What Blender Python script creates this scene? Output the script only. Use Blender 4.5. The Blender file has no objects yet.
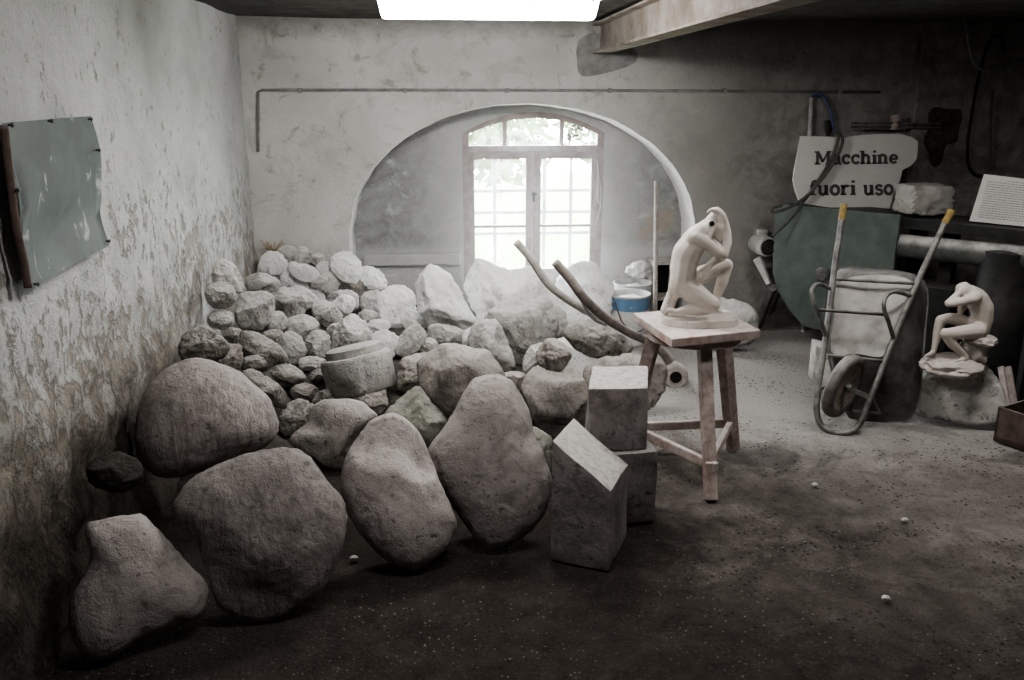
import bpy, bmesh, math, random
from mathutils import Vector, Matrix, noise
random.seed(7)
S = bpy.context.scene
COL = S.collection
# ------------------------------------------------------------------ camera
FPX = 857.0; CAMH = 1.9
pt = math.radians(15.77); yw = math.radians(5.26)
sp, cp, ss, cs = math.sin(pt), math.cos(pt), math.sin(yw), math.cos(yw)
FW = Vector((ss*cp, cs*cp, -sp)); RT = Vector((cs, -ss, 0)); UP = Vector((ss*sp, cs*sp, cp))
CAM = Vector((0, 0, CAMH))
cd = bpy.data.cameras.new('camera'); cam = bpy.data.objects.new('camera', cd); COL.objects.link(cam)
cam.matrix_world = Matrix((RT, UP, -FW)).transposed().to_4x4() if False else Matrix.Translation(CAM) @ Matrix((RT, UP, -FW)).transposed().to_4x4()
cd.sensor_width = 36; cd.lens = FPX/1024*36; cd.clip_start = .05; cd.clip_end = 200
S.camera = cam
def ray(x, y): return FW*FPX + RT*(x-512) + UP*(340-y)
def PY(x, y, Y): r = ray(x, y); return CAM + r*(Y/r.y)
def PX(x, y, X): r = ray(x, y); return CAM + r*(X/r.x)
def PZ(x, y, Z): r = ray(x, y); return CAM + r*((Z-CAMH)/r.z)
def PL(x, y, p0, n): r = ray(x, y); return CAM + r*((p0-CAM).dot(n)/r.dot(n))
XL, YB, XR, ZC, YF = -1.38, 6.82, 5.3, 2.47, -2.6     # room
NB = YB+.36                                            # back of the arched alcove
# ------------------------------------------------------------------ objects
def tag(o, label=None, cat=None, group=None, kind=None):
    if label: o['label'] = label
    if cat: o['category'] = cat
    if group: o['group'] = group
    if kind: o['kind'] = kind
    return o
def empty(name, loc, label, cat, group=None):
    o = bpy.data.objects.new(name, None); COL.objects.link(o); o.location = loc
    o.empty_display_size = .1
    return tag(o, label, cat, group)
def link(name, me, mat, parent=None, loc=None):
    """me in world coordinates; origin moved to loc (or the base centre)"""
    if len(me.vertices):
        xs = [v.co for v in me.vertices]
        if loc is None:
            mn = Vector([min(c[i] for c in xs) for i in range(3)]); mx = Vector([max(c[i] for c in xs) for i in range(3)])
            loc = Vector(((mn.x+mx.x)/2, (mn.y+mx.y)/2, mn.z))
        me.transform(Matrix.Translation(-Vector(loc)))
    o = bpy.data.objects.new(name, me); COL.objects.link(o)
    if mat: me.materials.append(mat)
    o.location = loc
    if parent:
        o.parent = parent
        base = Vector(parent.location)
        q = parent.parent
        while q: base += q.location; q = q.parent
        o.location = Vector(loc)-base
    return o
def obj(name, bm, mat, parent=None, loc=None, smooth=None):
    bmesh.ops.recalc_face_normals(bm, faces=bm.faces[:])
    me = bpy.data.meshes.new(name); bm.to_mesh(me); bm.free()
    if smooth is not None:
        for p in me.polygons: p.use_smooth = True
        if smooth < 180:
            try: me.set_sharp_from_angle(angle=math.radians(smooth))
            except Exception: pass
    return link(name, me, mat, parent, loc)
def hexa(bm, b, t, bev=0):
    vs = [bm.verts.new(c) for c in list(b)+list(t)]; n = len(b)
    fs = [bm.faces.new(vs[:n][::-1]), bm.faces.new(vs[n:])]
    for i in range(n): fs.append(bm.faces.new((vs[i], vs[(i+1) % n], vs[n+(i+1) % n], vs[n+i])))
    if bev:
        es = set(e for f in fs for e in f.edges)
        bmesh.ops.bevel(bm, geom=list(es), offset=bev, segments=2, affect='EDGES', profile=.6)
def box(bm, c, s, rot=None, bev=0):
    c = Vector(c); R = rot.to_3x3() if rot else Matrix.Identity(3)
    h = [v/2 for v in s]
    q = [(-1,-1), (1,-1), (1,1), (-1,1)]
    hexa(bm, [c+R@Vector((x*h[0], y*h[1], -h[2])) for x, y in q], [c+R@Vector((x*h[0], y*h[1], h[2])) for x, y in q], bev)
def beam(bm, a, b, w, t, up=Vector((0,0,1)), bev=0, w2=None, t2=None):
    a, b = Vector(a), Vector(b); d = (b-a).normalized()
    x = d.cross(up)
    if x.length < 1e-3: x = d.cross(Vector((0,1,0)))
    x.normalize(); y = x.cross(d)
    w2 = w2 or w; t2 = t2 or t
    q = [(-1,-1), (1,-1), (1,1), (-1,1)]
    hexa(bm, [a+x*i*w/2+y*j*t/2 for i, j in q], [b+x*i*w2/2+y*j*t2/2 for i, j in q], bev)
def smooth_path(pts, n=6, closed=False):
    P = [Vector(q) for q in pts]; out = []; N = len(P)
    for i in range(N if closed else N-1):
        if closed: a, b, c, d = P[i-1], P[i], P[(i+1) % N], P[(i+2) % N]
        else: a, b, c, d = P[max(i-1, 0)], P[i], P[i+1], P[min(i+2, N-1)]
        for k in range(n):
            t = k/n
            out.append(.5*((2*b)+(c-a)*t+(2*a-5*b+4*c-d)*t*t+(3*b-a-3*c+d)*t**3))
    if not closed: out.append(P[-1])
    return out
def tube(bm, pts, r, seg=10, n=6, closed=False, flat=1.0):
    P = smooth_path(pts, n, closed) if n else [Vector(q) for q in pts]
    N = len(P); rings = []; px = None
    for i in range(N):
        if closed: d = P[(i+1) % N]-P[i-1]
        else: d = P[min(i+1, N-1)]-P[max(i-1, 0)]
        d.normalize()
        if px is None:
            px = d.orthogonal().normalized()
        px = (px-d*px.dot(d)).normalized(); py = d.cross(px)
        rr = r(i/(N-1)) if callable(r) else r
        rings.append([bm.verts.new(P[i]+px*math.cos(a)*rr+py*math.sin(a)*rr*flat) for a in [2*math.pi*k/seg for k in range(seg)]])
    for i in range(N if closed else N-1):
        A, B = rings[i], rings[(i+1) % N]
        for k in range(seg): bm.faces.new((A[k], A[(k+1) % seg], B[(k+1) % seg], B[k]))
    if not closed: bm.faces.new(rings[0][::-1]); bm.faces.new(rings[-1])
def lathe(bm, c, axis, prof, seg=32, caps=True):
    """prof: (radius, height along axis) pairs"""
    c = Vector(c); ax = Vector(axis).normalized(); x = ax.orthogonal().normalized(); y = ax.cross(x); rings = []
    for r, h in prof:
        rings.append([bm.verts.new(c+ax*h+x*math.cos(a)*r+y*math.sin(a)*r) for a in [2*math.pi*k/seg for k in range(seg)]])
    for A, B in zip(rings, rings[1:]):
        for k in range(seg): bm.faces.new((A[k], A[(k+1) % seg], B[(k+1) % seg], B[k]))
    if caps: bm.faces.new(rings[0][::-1]); bm.faces.new(rings[-1])
def prism(bm, pts, ext, bev=0):
    pts = [Vector(q) for q in pts]; hexa(bm, pts, [q+ext for q in pts], bev)
B = bmesh.new
# ------------------------------------------------------------------ materials
def M(name):
    m = bpy.data.materials.new(name); m.use_nodes = True
    nt = m.node_tree; nt.nodes.clear()
    o = nt.nodes.new('ShaderNodeOutputMaterial'); p = nt.nodes.new('ShaderNodeBsdfPrincipled')
    nt.links.new(p.outputs[0], o.inputs[0]); p.inputs['Specular IOR Level'].default_value = .25
    return m, nt, p
class G:
    def __init__(s, nt): s.nt = nt
    def n(s, t, **kw):
        k = s.nt.nodes.new(t)
        for a, b in kw.items(): setattr(k, a, b)
        return k
    def l(s, a, b): s.nt.links.new(a, b)
    def coord(s, kind='Object', scale=(1,1,1), rot=(0,0,0)):
        if kind == 'World': out = s.n('ShaderNodeNewGeometry').outputs['Position']
        else: out = s.n('ShaderNodeTexCoord').outputs[kind]
        mp = s.n('ShaderNodeMapping'); mp.inputs['Scale'].default_value = scale; mp.inputs['Rotation'].default_value = rot
        s.l(out, mp.inputs[0]); return mp.outputs[0]
    def noise(s, vec, scale, detail=5, rough=.6, dist=0):
        k = s.n('ShaderNodeTexNoise'); k.inputs['Scale'].default_value = scale; k.inputs['Detail'].default_value = detail
        k.inputs['Roughness'].default_value = rough; k.inputs['Distortion'].default_value = dist
        s.l(vec, k.inputs['Vector']); return k.outputs['Fac']
    def ramp(s, fac, stops):
        k = s.n('ShaderNodeValToRGB'); e = k.color_ramp.elements
        while len(e) < len(stops): e.new(.5)
        for i, (p, c) in enumerate(stops):
            e[i].position = p; e[i].color = (*c, 1) if len(c) == 3 else c
        s.l(fac, k.inputs[0]); return k.outputs[0]
    def rng(s, v, a, b, c=0., d=1.):
        k = s.n('ShaderNodeMapRange'); k.interpolation_type = 'SMOOTHSTEP'
        for i, q in enumerate((a, b, c, d)): k.inputs[i+1].default_value = q
        s.l(v, k.inputs[0]); return k.outputs[0]
    def mix(s, f, a, b, mode='MIX'):
        k = s.n('ShaderNodeMix', data_type='RGBA', blend_type=mode)
        for q, v in ((0, f), (6, a), (7, b)):
            if hasattr(v, 'links'): s.l(v, k.inputs[q])
            elif q == 0: k.inputs[0].default_value = v
            else: k.inputs[q].default_value = (*v, 1)
        return k.outputs[2]
    def math(s, op, a, b=0.):
        k = s.n('ShaderNodeMath', operation=op)
        for q, v in ((0, a), (1, b)):
            if hasattr(v, 'links'): s.l(v, k.inputs[q])
            else: k.inputs[q].default_value = v
        return k.outputs[0]
    def xyz(s, v):
        k = s.n('ShaderNodeSeparateXYZ'); s.l(v, k.inputs[0]); return k.outputs
    def bump(s, p, h, strength=.5, dist=.02):
        k = s.n('ShaderNodeBump'); k.inputs['Strength'].default_value = strength; k.inputs['Distance'].default_value = dist
        s.l(h, k.inputs['Height']); s.l(k.outputs[0], p.inputs['Normal'])
def stone_mat(name, lo, mid, hi, dust=(.6,.58,.56), dustf=.5, streak=None, bump=.6, pits=.75):
    m, nt, p = M(name); g = G(nt); p.inputs['Roughness'].default_value = .95; p.inputs['Specular IOR Level'].default_value = .1
    v = g.coord('Object')
    k = g.n('ShaderNodeObjectInfo'); off = g.n('ShaderNodeVectorMath', operation='SCALE'); off.inputs['Scale'].default_value = 37.
    cmb = g.n('ShaderNodeCombineXYZ')
    for i in range(3): g.l(k.outputs['Random'], cmb.inputs[i])
    g.l(cmb.outputs[0], off.inputs[0])
    add = g.n('ShaderNodeVectorMath', operation='ADD'); g.l(v, add.inputs[0]); g.l(off.outputs[0], add.inputs[1]); v = add.outputs[0]
    n1 = g.noise(v, 4.5, 8, .65, .4); n2 = g.noise(v, 32, 6, .7); n3 = g.noise(v, 120, 3, .6)
    c = g.ramp(n1, [(.3, lo), (.52, mid), (.75, hi)])
    if streak:
        mp = g.n('ShaderNodeMapping'); mp.inputs['Scale'].default_value = streak[0]; mp.inputs['Rotation'].default_value = streak[1]
        g.l(v, mp.inputs[0]); st = g.noise(mp.outputs[0], 7, 4, .6, .3)
        c = g.mix(g.rng(st, .45, .68), c, lo)
    n5 = g.noise(v, 11, 6, .72, .8); c = g.mix(g.rng(n5, .50, .64, 0, .8), c, lo); c = g.mix(g.rng(n5, .46, .32, 0, .7), c, hi)
    pit = g.rng(g.noise(v, 26, 4, .6), .60, .70); c = g.mix(g.math('MULTIPLY', pit, pits), c, tuple(q*.5 for q in lo))
    c = g.mix(g.rng(n2, .55, .75, 0, .45), c, lo)
    c = g.mix(g.rng(n3, .6, .75, 0, .35), c, hi)
    geo = g.n('ShaderNodeNewGeometry'); nz = g.xyz(geo.outputs['Normal'])[2]
    d = g.math('MULTIPLY', g.rng(nz, .05, .85), g.rng(n2, .3, .62, .35, 1)); d = g.math('MULTIPLY', d, dustf)
    c = g.mix(d, c, dust)
    val = g.n('ShaderNodeHueSaturation'); g.l(c, val.inputs['Color'])
    g.l(g.rng(k.outputs['Random'], 0, 1, .86, 1.12), val.inputs['Value']); g.l(val.outputs[0], p.inputs['Base Color'])
    h = g.math('ADD', g.math('MULTIPLY', n1, 1.0), g.math('ADD', g.math('MULTIPLY', n2, .5), g.math('MULTIPLY', n3, .18)))
    h = g.math('ADD', h, g.math('SUBTRACT', g.math('MULTIPLY', n5, .7), g.math('MULTIPLY', pit, .25)))
    if streak: h = g.math('ADD', h, g.math('MULTIPLY', st, .8))
    g.bump(p, h, bump, .035)
    return m
m_brown = stone_mat('stone_brown', (.16,.14,.133), (.30,.27,.26), (.39,.36,.345), (.44,.41,.39), .45, bump=.45)
m_strA = stone_mat('stone_striped', (.17,.15,.142), (.30,.27,.26), (.39,.36,.345), (.44,.41,.39), .5, ((5,5,.7),(0,.5,0)), .5)
m_strB = stone_mat('stone_radial', (.16,.14,.133), (.29,.26,.25), (.37,.34,.325), (.42,.39,.37), .3, ((5,5,.5),(0,-.12,0)), .5)
m_grey = stone_mat('stone_grey', (.20,.19,.178), (.45,.435,.415), (.60,.585,.56), (.74,.73,.71), .85)
m_tan = stone_mat('stone_tan', (.13,.115,.10), (.31,.285,.26), (.44,.41,.385), (.55,.52,.49), .7)
m_dark = stone_mat('stone_dark', (.07,.065,.055), (.19,.18,.16), (.32,.31,.285), (.52,.50,.475), .85)
m_white = stone_mat('stone_white', (.58,.575,.56), (.80,.795,.785), (.88,.878,.87), (.92,.92,.915), .9, bump=.45)
m_green = stone_mat('stone_olive', (.10,.105,.085), (.25,.25,.215), (.36,.355,.31), (.45,.44,.41), .4)
m_block = stone_mat('stone_sawn', (.14,.125,.12), (.27,.245,.24), (.37,.345,.335), (.52,.50,.48), .95, bump=.3)
m_sculpt = stone_mat('stone_carved', (.52,.47,.43), (.60,.545,.50), (.66,.61,.565), (.72,.69,.65), .4, bump=.12, pits=.12)
m_sculptb = stone_mat('stone_carved_base', (.36,.32,.295), (.54,.49,.455), (.62,.57,.53), (.68,.64,.60), .5, bump=.4)
def simple(name, col, rough=.8, metal=0., var=.25, scale=14, dust=None, dustf=.6, bump=.15, alt=None, spec=.25):
    m, nt, p = M(name); g = G(nt); p.inputs['Roughness'].default_value = rough; p.inputs['Metallic'].default_value = metal
    p.inputs['Specular IOR Level'].default_value = spec
    v = g.coord('Object'); n1 = g.noise(v, scale, 7, .65); n2 = g.noise(v, scale*6, 4, .6)
    a = alt or tuple(q*(1-var*1.6) for q in col)
    c = g.ramp(n1, [(.36, a), (.62, col)]); c = g.mix(g.rng(n2, .55, .75, 0, .5), c, a)
    if dust:
        geo = g.n('ShaderNodeNewGeometry'); nz = g.xyz(geo.outputs['Normal'])[2]
        d = g.math('MULTIPLY', g.rng(nz, .1, .8, .12, 1), g.rng(n1, .3, .6, .4, 1)); c = g.mix(g.math('MULTIPLY', d, dustf), c, dust)
    g.l(c, p.inputs['Base Color'])
    g.bump(p, g.math('ADD', n1, g.math('MULTIPLY', n2, .4)), bump, .01)
    return m
DUST = (.56,.545,.53)
m_iron = simple('dark_iron', (.05,.047,.045), .6, .4, dust=(.32,.31,.30), dustf=.6)
m_black = simple('black_steel', (.02,.02,.02), .6, .2, dust=(.2,.195,.19), dustf=.45)
m_green_steel = simple('green_painted_steel', (.088,.108,.096), .55, .1, scale=5, dust=(.35,.37,.35), dustf=.5, alt=(.058,.073,.065))
m_sheet = simple('grey_green_sheet', (.125,.145,.142), .6, 0, scale=3, alt=(.085,.10,.098), dust=None)
m_rust = simple('rusty_steel', (.13,.088,.072), .85, 0, scale=9, dust=DUST, dustf=.35, alt=(.065,.043,.037))
_nt = m_sheet.node_tree; _g = G(_nt); _p = [n for n in _nt.nodes if n.type == 'BSDF_PRINCIPLED'][0]
_src = _p.inputs['Base Color'].links[0].from_socket; _v = _g.coord('Object', (1, 1.6, 1))
_g.l(_g.mix(_g.rng(_g.noise(_v, 5.5, 5, .65, .6), .60, .68, 0, .75), _src, (.42,.43,.42)), _p.inputs['Base Color'])
m_beam = simple('old_painted_beam', (.34,.31,.285), .8, 0, scale=5, alt=(.21,.165,.14))
m_beamtop = m_beam
m_wood = simple('worn_wood', (.44,.37,.345), .85, 0, scale=18, dust=(.64,.605,.58), dustf=.55, alt=(.26,.18,.16), bump=.3)
m_woodp = simple('dusty_wood_top', (.50,.445,.415), .9, 0, scale=16, dust=(.66,.62,.59), dustf=.7, alt=(.34,.22,.19), bump=.25)
m_pale_wood = simple('pale_wood', (.46,.43,.40), .9, 0, scale=16, alt=(.30,.27,.25))
m_handle = simple('bent_wood_shaft', (.22,.185,.165), .8, 0, scale=15, dust=(.6,.58,.56), dustf=.6)
m_handle_p = simple('dusty_wood_shaft', (.42,.40,.36), .8, 0, scale=15, dust=(.7,.69,.67), dustf=.7)
m_tubes = simple('grey_steel_tube', (.16,.155,.15), .55, .3, scale=16, dust=(.5,.49,.47), dustf=.4, alt=(.06,.055,.05))
m_tray = simple('dusty_tray_steel', (.06,.06,.055), .7, .0, scale=9, dust=DUST, dustf=.45, alt=(.022,.022,.02))
m_trayb = simple('dusty_tray_bottom', (.40,.385,.365), .85, .0, scale=6, dust=DUST, dustf=.7, alt=(.22,.205,.19))
m_yellow = simple('yellow_plastic_grip', (.34,.245,.09), .6, 0, scale=20)
m_tyre = simple('dusty_rubber', (.16,.145,.135), .9, 0, scale=20, dust=(.4,.38,.36), dustf=.6)
m_rim = simple('rusty_wheel_rim', (.34,.29,.26), .8, 0, scale=14, alt=(.23,.18,.16))
m_blue = simple('blue_paint_tin', (.12,.22,.35), .5, 0, var=.1, scale=6, dust=(.55,.6,.65), dustf=.35)
m_tin = simple('dusty_tin', (.58,.575,.565), .6, .1, scale=8, alt=(.44,.43,.42))
m_paper = simple('white_board', (.60,.59,.565), .9, 0, var=.06, scale=4)
m_ink = simple('grey_black_ink', (.07,.07,.07), .9, 0, scale=30, alt=(.11,.11,.11))
m_plastic = simple('dusty_plastic_wrap', (.34,.325,.305), .45, 0, scale=10, dust=(.5,.49,.47), dustf=.5, bump=.4, alt=(.25,.235,.22))
m_cable = simple('dusty_cable', (.10,.095,.09), .7, 0)
m_cableg = simple('pale_grey_hose', (.26,.26,.26), .7, 0)
m_cableb = simple('blue_hose', (.10,.13,.24), .6, 0)
m_cable_d = simple('black_cable', (.012,.012,.012), .6, 0)
m_pipe = simple('painted_pipe', (.30,.30,.295), .7, 0, scale=8)
m_pipew = simple('pale_pipe', (.52,.51,.50), .6, 0)
m_orange = simple('orange_sticker', (.62,.30,.18), .7, 0, var=.1)
m_cement = simple('grey_cement', (.33,.33,.32), .95, 0, scale=9, bump=.5)
m_frame = simple('old_window_wood', (.22,.165,.158), .85, 0, scale=12, dust=(.7,.69,.68), dustf=.8, alt=(.36,.31,.30))
m_grille = simple('pale_window_bars', (.30,.32,.32), .7, 0)
m_hole = simple('shaded_masonry', (.085,.072,.062), .98, 0, scale=22, bump=1.0, alt=(.03,.026,.023))
m_lamp_body = simple('lamp_housing', (.5,.5,.5), .5, 0)
m_straw = simple('dry_straw', (.42,.30,.19), .9, 0)
def emit(name, col, st):
    m = bpy.data.materials.new(name); m.use_nodes = True; nt = m.node_tree; nt.nodes.clear()
    o = nt.nodes.new('ShaderNodeOutputMaterial'); e = nt.nodes.new('ShaderNodeEmission')
    e.inputs[0].default_value = (*col, 1); e.inputs[1].default_value = st; nt.links.new(e.outputs[0], o.inputs[0]); return m
m_diff = emit('lit_lamp_diffuser', (1,.985,.95), 52)
def glass_mat():
    m = bpy.data.materials.new('dusty_glass'); m.use_nodes = True; nt = m.node_tree; nt.nodes.clear(); g = G(nt)
    o = g.n('ShaderNodeOutputMaterial'); t = g.n('ShaderNodeBsdfTransparent'); gl = g.n('ShaderNodeBsdfGlossy'); d = g.n('ShaderNodeBsdfTranslucent')
    gl.inputs['Roughness'].default_value = .1; d.inputs[0].default_value = (.9,.95,.95,1)
    a = g.n('ShaderNodeMixShader'); b = g.n('ShaderNodeMixShader'); b.inputs[0].default_value = .05
    v = g.coord('Object'); n = g.noise(v, 9, 6); g.l(g.rng(n, .35, .75, .02, .09), a.inputs[0])
    g.l(t.outputs[0], a.inputs[1]); g.l(d.outputs[0], a.inputs[2]); g.l(a.outputs[0], b.inputs[1]); g.l(gl.outputs[0], b.inputs[2]); g.l(b.outputs[0], o.inputs[0])
    return m
m_glass = glass_mat()
# walls
def wall_mat(name, kind):
    m, nt, p = M(name); g = G(nt); p.inputs['Roughness'].default_value = .97; p.inputs['Specular IOR Level'].default_value = .05
    v = g.coord('World'); X, Y, Z = g.xyz(v)
    n1 = g.noise(v, 1.6, 7, .6, .3); n2 = g.noise(v, 7, 8, .7, .5); n3 = g.noise(v, 40, 5, .7)
    if kind == 'left':
        vs = g.coord('World', (1, 1.15, .9)); n4 = g.noise(vs, 13, 8, .70, .15); n5 = g.noise(vs, 3.2, 6, .6)
        white = g.ramp(n1, [(.3, (.40,.405,.40)), (.6, (.56,.565,.56))])
        brown = g.ramp(n2, [(.35, (.20,.17,.135)), (.65, (.40,.36,.305))])
        # bare patches where the limewash has come off: more of them low on the wall
        low = g.rng(Z, .45, 1.9, .10, -.035)
        f = g.rng(g.math('ADD', g.math('ADD', g.math('MULTIPLY', n4, .7), g.math('MULTIPLY', n5, .3)), low), .535, .625)
        c = g.mix(g.math('MULTIPLY', f, .8), white, brown)
        low_shade = g.math('MULTIPLY', g.rng(g.math('ADD', Z, g.math('MULTIPLY', g.math('SUBTRACT', n2, .5), .9)), 1.25, .35), g.rng(Y, 5.6, 3.6)); c = g.mix(g.math('MULTIPLY', low_shade, .85), c, brown); c = g.mix(g.math('MULTIPLY', low_shade, g.rng(Z, 1.05, .42, 0, .95)), c, (.045,.038,.033))  # shade low on the near end of the wall, painted into its colour
        c = g.mix(g.rng(g.noise(g.coord('World', (1,1.3,.7)), 22, 6, .7), .60, .68, 0, .6), c, (.20,.175,.15))
        h = g.math('SUBTRACT', g.math('ADD', g.math('MULTIPLY', n2, .9), g.math('MULTIPLY', n3, .35)), g.math('MULTIPLY', f, .5))
        g.bump(p, h, .7, .03)
    elif kind == 'back':
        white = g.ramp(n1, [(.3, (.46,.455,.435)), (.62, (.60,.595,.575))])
        grime_shade = g.ramp(n2, [(.3, (.125,.117,.11)), (.68, (.32,.30,.285))])
        gx = g.rng(g.math('ADD', g.math('ADD', X, g.math('MULTIPLY', g.math('SUBTRACT', n1, .5), 1.6)), g.math('MULTIPLY', g.math('SUBTRACT', n2, .5), 1.3)), 1.15, 2.7)  # grime and the weaker light on the right, both put into the colour
        c = g.mix(g.math('MULTIPLY', gx, .92), white, grime_shade)
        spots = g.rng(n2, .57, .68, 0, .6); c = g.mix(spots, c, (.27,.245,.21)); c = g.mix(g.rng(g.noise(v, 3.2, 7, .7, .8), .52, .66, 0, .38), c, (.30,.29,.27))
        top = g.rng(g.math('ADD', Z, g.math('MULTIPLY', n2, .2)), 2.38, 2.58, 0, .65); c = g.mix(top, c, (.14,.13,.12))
        c = g.mix(g.rng(n3, .62, .78, 0, .3), c, (.22,.2,.18))
        h = g.math('ADD', n2, g.math('MULTIPLY', n3, .4)); g.bump(p, h, .55, .025)
    elif kind == 'alcove':
        base = g.ramp(n2, [(.3, (.20,.20,.20)), (.7, (.36,.36,.36))])
        vs = g.coord('World', (1, 1, 1.4), (0, .6, 0)); n4 = g.noise(vs, 4.2, 7, .7, .8)
        f = g.rng(n4, .56, .72, 0, .75)
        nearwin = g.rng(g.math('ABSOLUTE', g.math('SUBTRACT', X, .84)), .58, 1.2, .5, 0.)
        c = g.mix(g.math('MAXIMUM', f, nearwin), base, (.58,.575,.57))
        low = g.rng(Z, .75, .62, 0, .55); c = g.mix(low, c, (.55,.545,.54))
        warm = g.math('MULTIPLY', g.rng(g.noise(v, 3.1, 6), .55, .66), g.rng(X, 1.3, 1.6)); c = g.mix(g.math('MULTIPLY', warm, .5), c, (.40,.33,.25))
        c = g.mix(g.rng(n3, .6, .72, 0, .35), c, (.6,.6,.6))
        g.bump(p, g.math('ADD', n2, g.math('MULTIPLY', n3, .5)), .6, .02)
    elif kind == 'reveal':
        c = g.ramp(n2, [(.3, (.60,.595,.585)), (.6, (.74,.735,.73))]); g.bump(p, g.math('ADD', n2, n3), .5, .02)
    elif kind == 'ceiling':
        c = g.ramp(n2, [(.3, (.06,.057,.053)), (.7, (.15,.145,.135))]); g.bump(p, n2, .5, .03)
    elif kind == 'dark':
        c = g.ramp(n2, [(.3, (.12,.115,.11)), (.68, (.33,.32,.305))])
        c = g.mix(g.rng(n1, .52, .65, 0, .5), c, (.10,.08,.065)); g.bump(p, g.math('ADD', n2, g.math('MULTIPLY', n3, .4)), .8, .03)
    elif kind == 'floor':
        # concrete darker towards the front left, marble dust settled towards the back and right
        v1 = g.noise(v, 1.1, 6, .6, .5); n6 = g.noise(v, 90, 3, .7)
        dark = g.ramp(n2, [(.3, (.030,.025,.022)), (.7, (.075,.064,.057))])
        mid = g.ramp(n2, [(.3, (.16,.143,.128)), (.7, (.28,.255,.232))])
        s = g.math('ADD', g.math('MULTIPLY', X, .42), g.math('MULTIPLY', Y, .30))
        t = g.math('ADD', s, g.math('ADD', g.math('MULTIPLY', g.math('SUBTRACT', v1, .5), 1.1), g.math('MULTIPLY', g.math('SUBTRACT', n2, .5), .45)))
        c = g.mix(g.rng(t, 1.3, 2.1), dark, mid)
        s2 = g.math('ADD', g.math('MULTIPLY', X, .16), Y)
        t2 = g.math('ADD', s2, g.math('ADD', g.math('MULTIPLY', g.math('SUBTRACT', v1, .5), 1.5), g.math('MULTIPLY', g.math('SUBTRACT', n2, .5), .9)))
        c = g.mix(g.rng(t2, 4.2, 5.3, 0, .88), c, (.46,.44,.42))
        # damp patches, then coarse grit: dark pebbles and pale marble crumbs
        wet = g.rng(g.noise(g.coord('World', (1, 1.2, 1)), .95, 5, .55, 1.2), .55, .60, 0, .5); c = g.mix(g.math('MULTIPLY', wet, g.rng(Y, 5.0, 4.2)), c, (.065,.055,.05))
        for sc2, th, col, amt in ((34, .52, (.028,.024,.022), .85), (75, .47, (.03,.026,.023), .6), (60, .84, (.34,.32,.30), .5)):
            vor = g.n('ShaderNodeTexVoronoi'); vor.inputs['Scale'].default_value = sc2; g.l(v, vor.inputs['Vector'])
            sel = g.xyz(vor.outputs['Color'])[0]
            pb_ = g.math('MULTIPLY', g.rng(vor.outputs['Distance'], .34, .22), g.rng(sel, th, th+.05)); pb_ = g.math('MULTIPLY', pb_, g.rng(g.noise(v, 2.3, 4), .42, .6, .25, 1))
            c = g.mix(g.math('MULTIPLY', pb_, amt), c, col)
        c = g.mix(g.rng(n6, .58, .72, 0, .28), c, (.27,.25,.235)); c = g.mix(g.rng(n6, .45, .32, 0, .5), c, (.03,.026,.024))
        g.bump(p, g.math('ADD', g.math('ADD', g.math('MULTIPLY', n2, .5), g.math('MULTIPLY', n3, .8)), g.math('MULTIPLY', n6, .6)), 1.0, .02)
    g.l(c, p.inputs['Base Color']); return m
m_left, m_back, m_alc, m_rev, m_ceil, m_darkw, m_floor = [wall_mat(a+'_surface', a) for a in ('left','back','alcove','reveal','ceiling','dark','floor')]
# ------------------------------------------------------------------ the room
def grid(nx, ny, f):
    bm = B(); V = [[bm.verts.new(f(i/nx, j/ny)) for i in range(nx+1)] for j in range(ny+1)]
    for j in range(ny):
        for i in range(nx): bm.faces.new((V[j][i], V[j][i+1], V[j+1][i+1], V[j+1][i]))
    return bm
def struct(name, bm, mat, parent=None, smooth=None):
    return tag(obj(name, bm, mat, parent, smooth=smooth), kind='structure')
def N(x, y, z, s): return noise.noise(Vector((x*s, y*s, z*s)))
struct('floor', grid(150, 190, lambda u, w: (XL-.3+(XR-XL+.6)*u, YF+(8.0-YF)*w, .006*N(u*7, w*9.5, 0, 1.7)+.003*N(u*7, w*9.5, 3, 9)-.008)), m_floor, smooth=180)
def lw(u, w):
    y = YF+(YB+.3-YF)*u; z = -.1+(ZC+.2)*w
    d = max(0, min(1, (1.5-z)/1.1)); d2 = .25+.75*d
    pts, _ = noise.voronoi(Vector((y*3.6, z*4.6, 2.3)))[0], 0
    b = max(0, .6-pts[0])*.085*d2 + .018*N(y, z, 1, 2.2)*d2 + .012*N(y, z, 5, 7)*d2 + .004*N(y, z, 9, 22)
    if z < .5: b += (.5-z)*.10
    return (XL-.02+b, y, z)
struct('wall_left', grid(330, 90, lw), m_left, smooth=180)
# the wall under the window: plaster wall with a wide arched alcove
aL, aR, aZ = -.66, 2.13, .80; acx = (aL+aR)/2; arx = (aR-aL)/2; arz = 1.86-aZ
arch = [Vector((aL, YB, -.05)), Vector((aL, YB, .4))]
NA = 72
for i in range(NA+1):
    a = math.pi-math.pi*i/NA; w = 1+.008*N(i*.45, 0, 0, 1)+.004*N(i, 4, 0, 1.3)
    arch.append(Vector((acx+arx*math.cos(a)*w, YB, aZ+arz*abs(math.sin(a))**.94*w)))
arch += [Vector((aR, YB, .4)), Vector((aR, YB, -.05))]
bm = B()
def quad(bm, *q): bm.faces.new([bm.verts.new(c) for c in q])
top_ = ZC+.1
quad(bm, (XL-.2, YB, -.05), (aL, YB, -.05), (aL, YB, .4), (XL-.2, YB, .4)); quad(bm, (XR+.2, YB, -.05), (aR, YB, -.05), (aR, YB, .4), (XR+.2, YB, .4))
lft = arch[1:NA//2+3]; rgt = arch[NA//2+2:-1]
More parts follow.
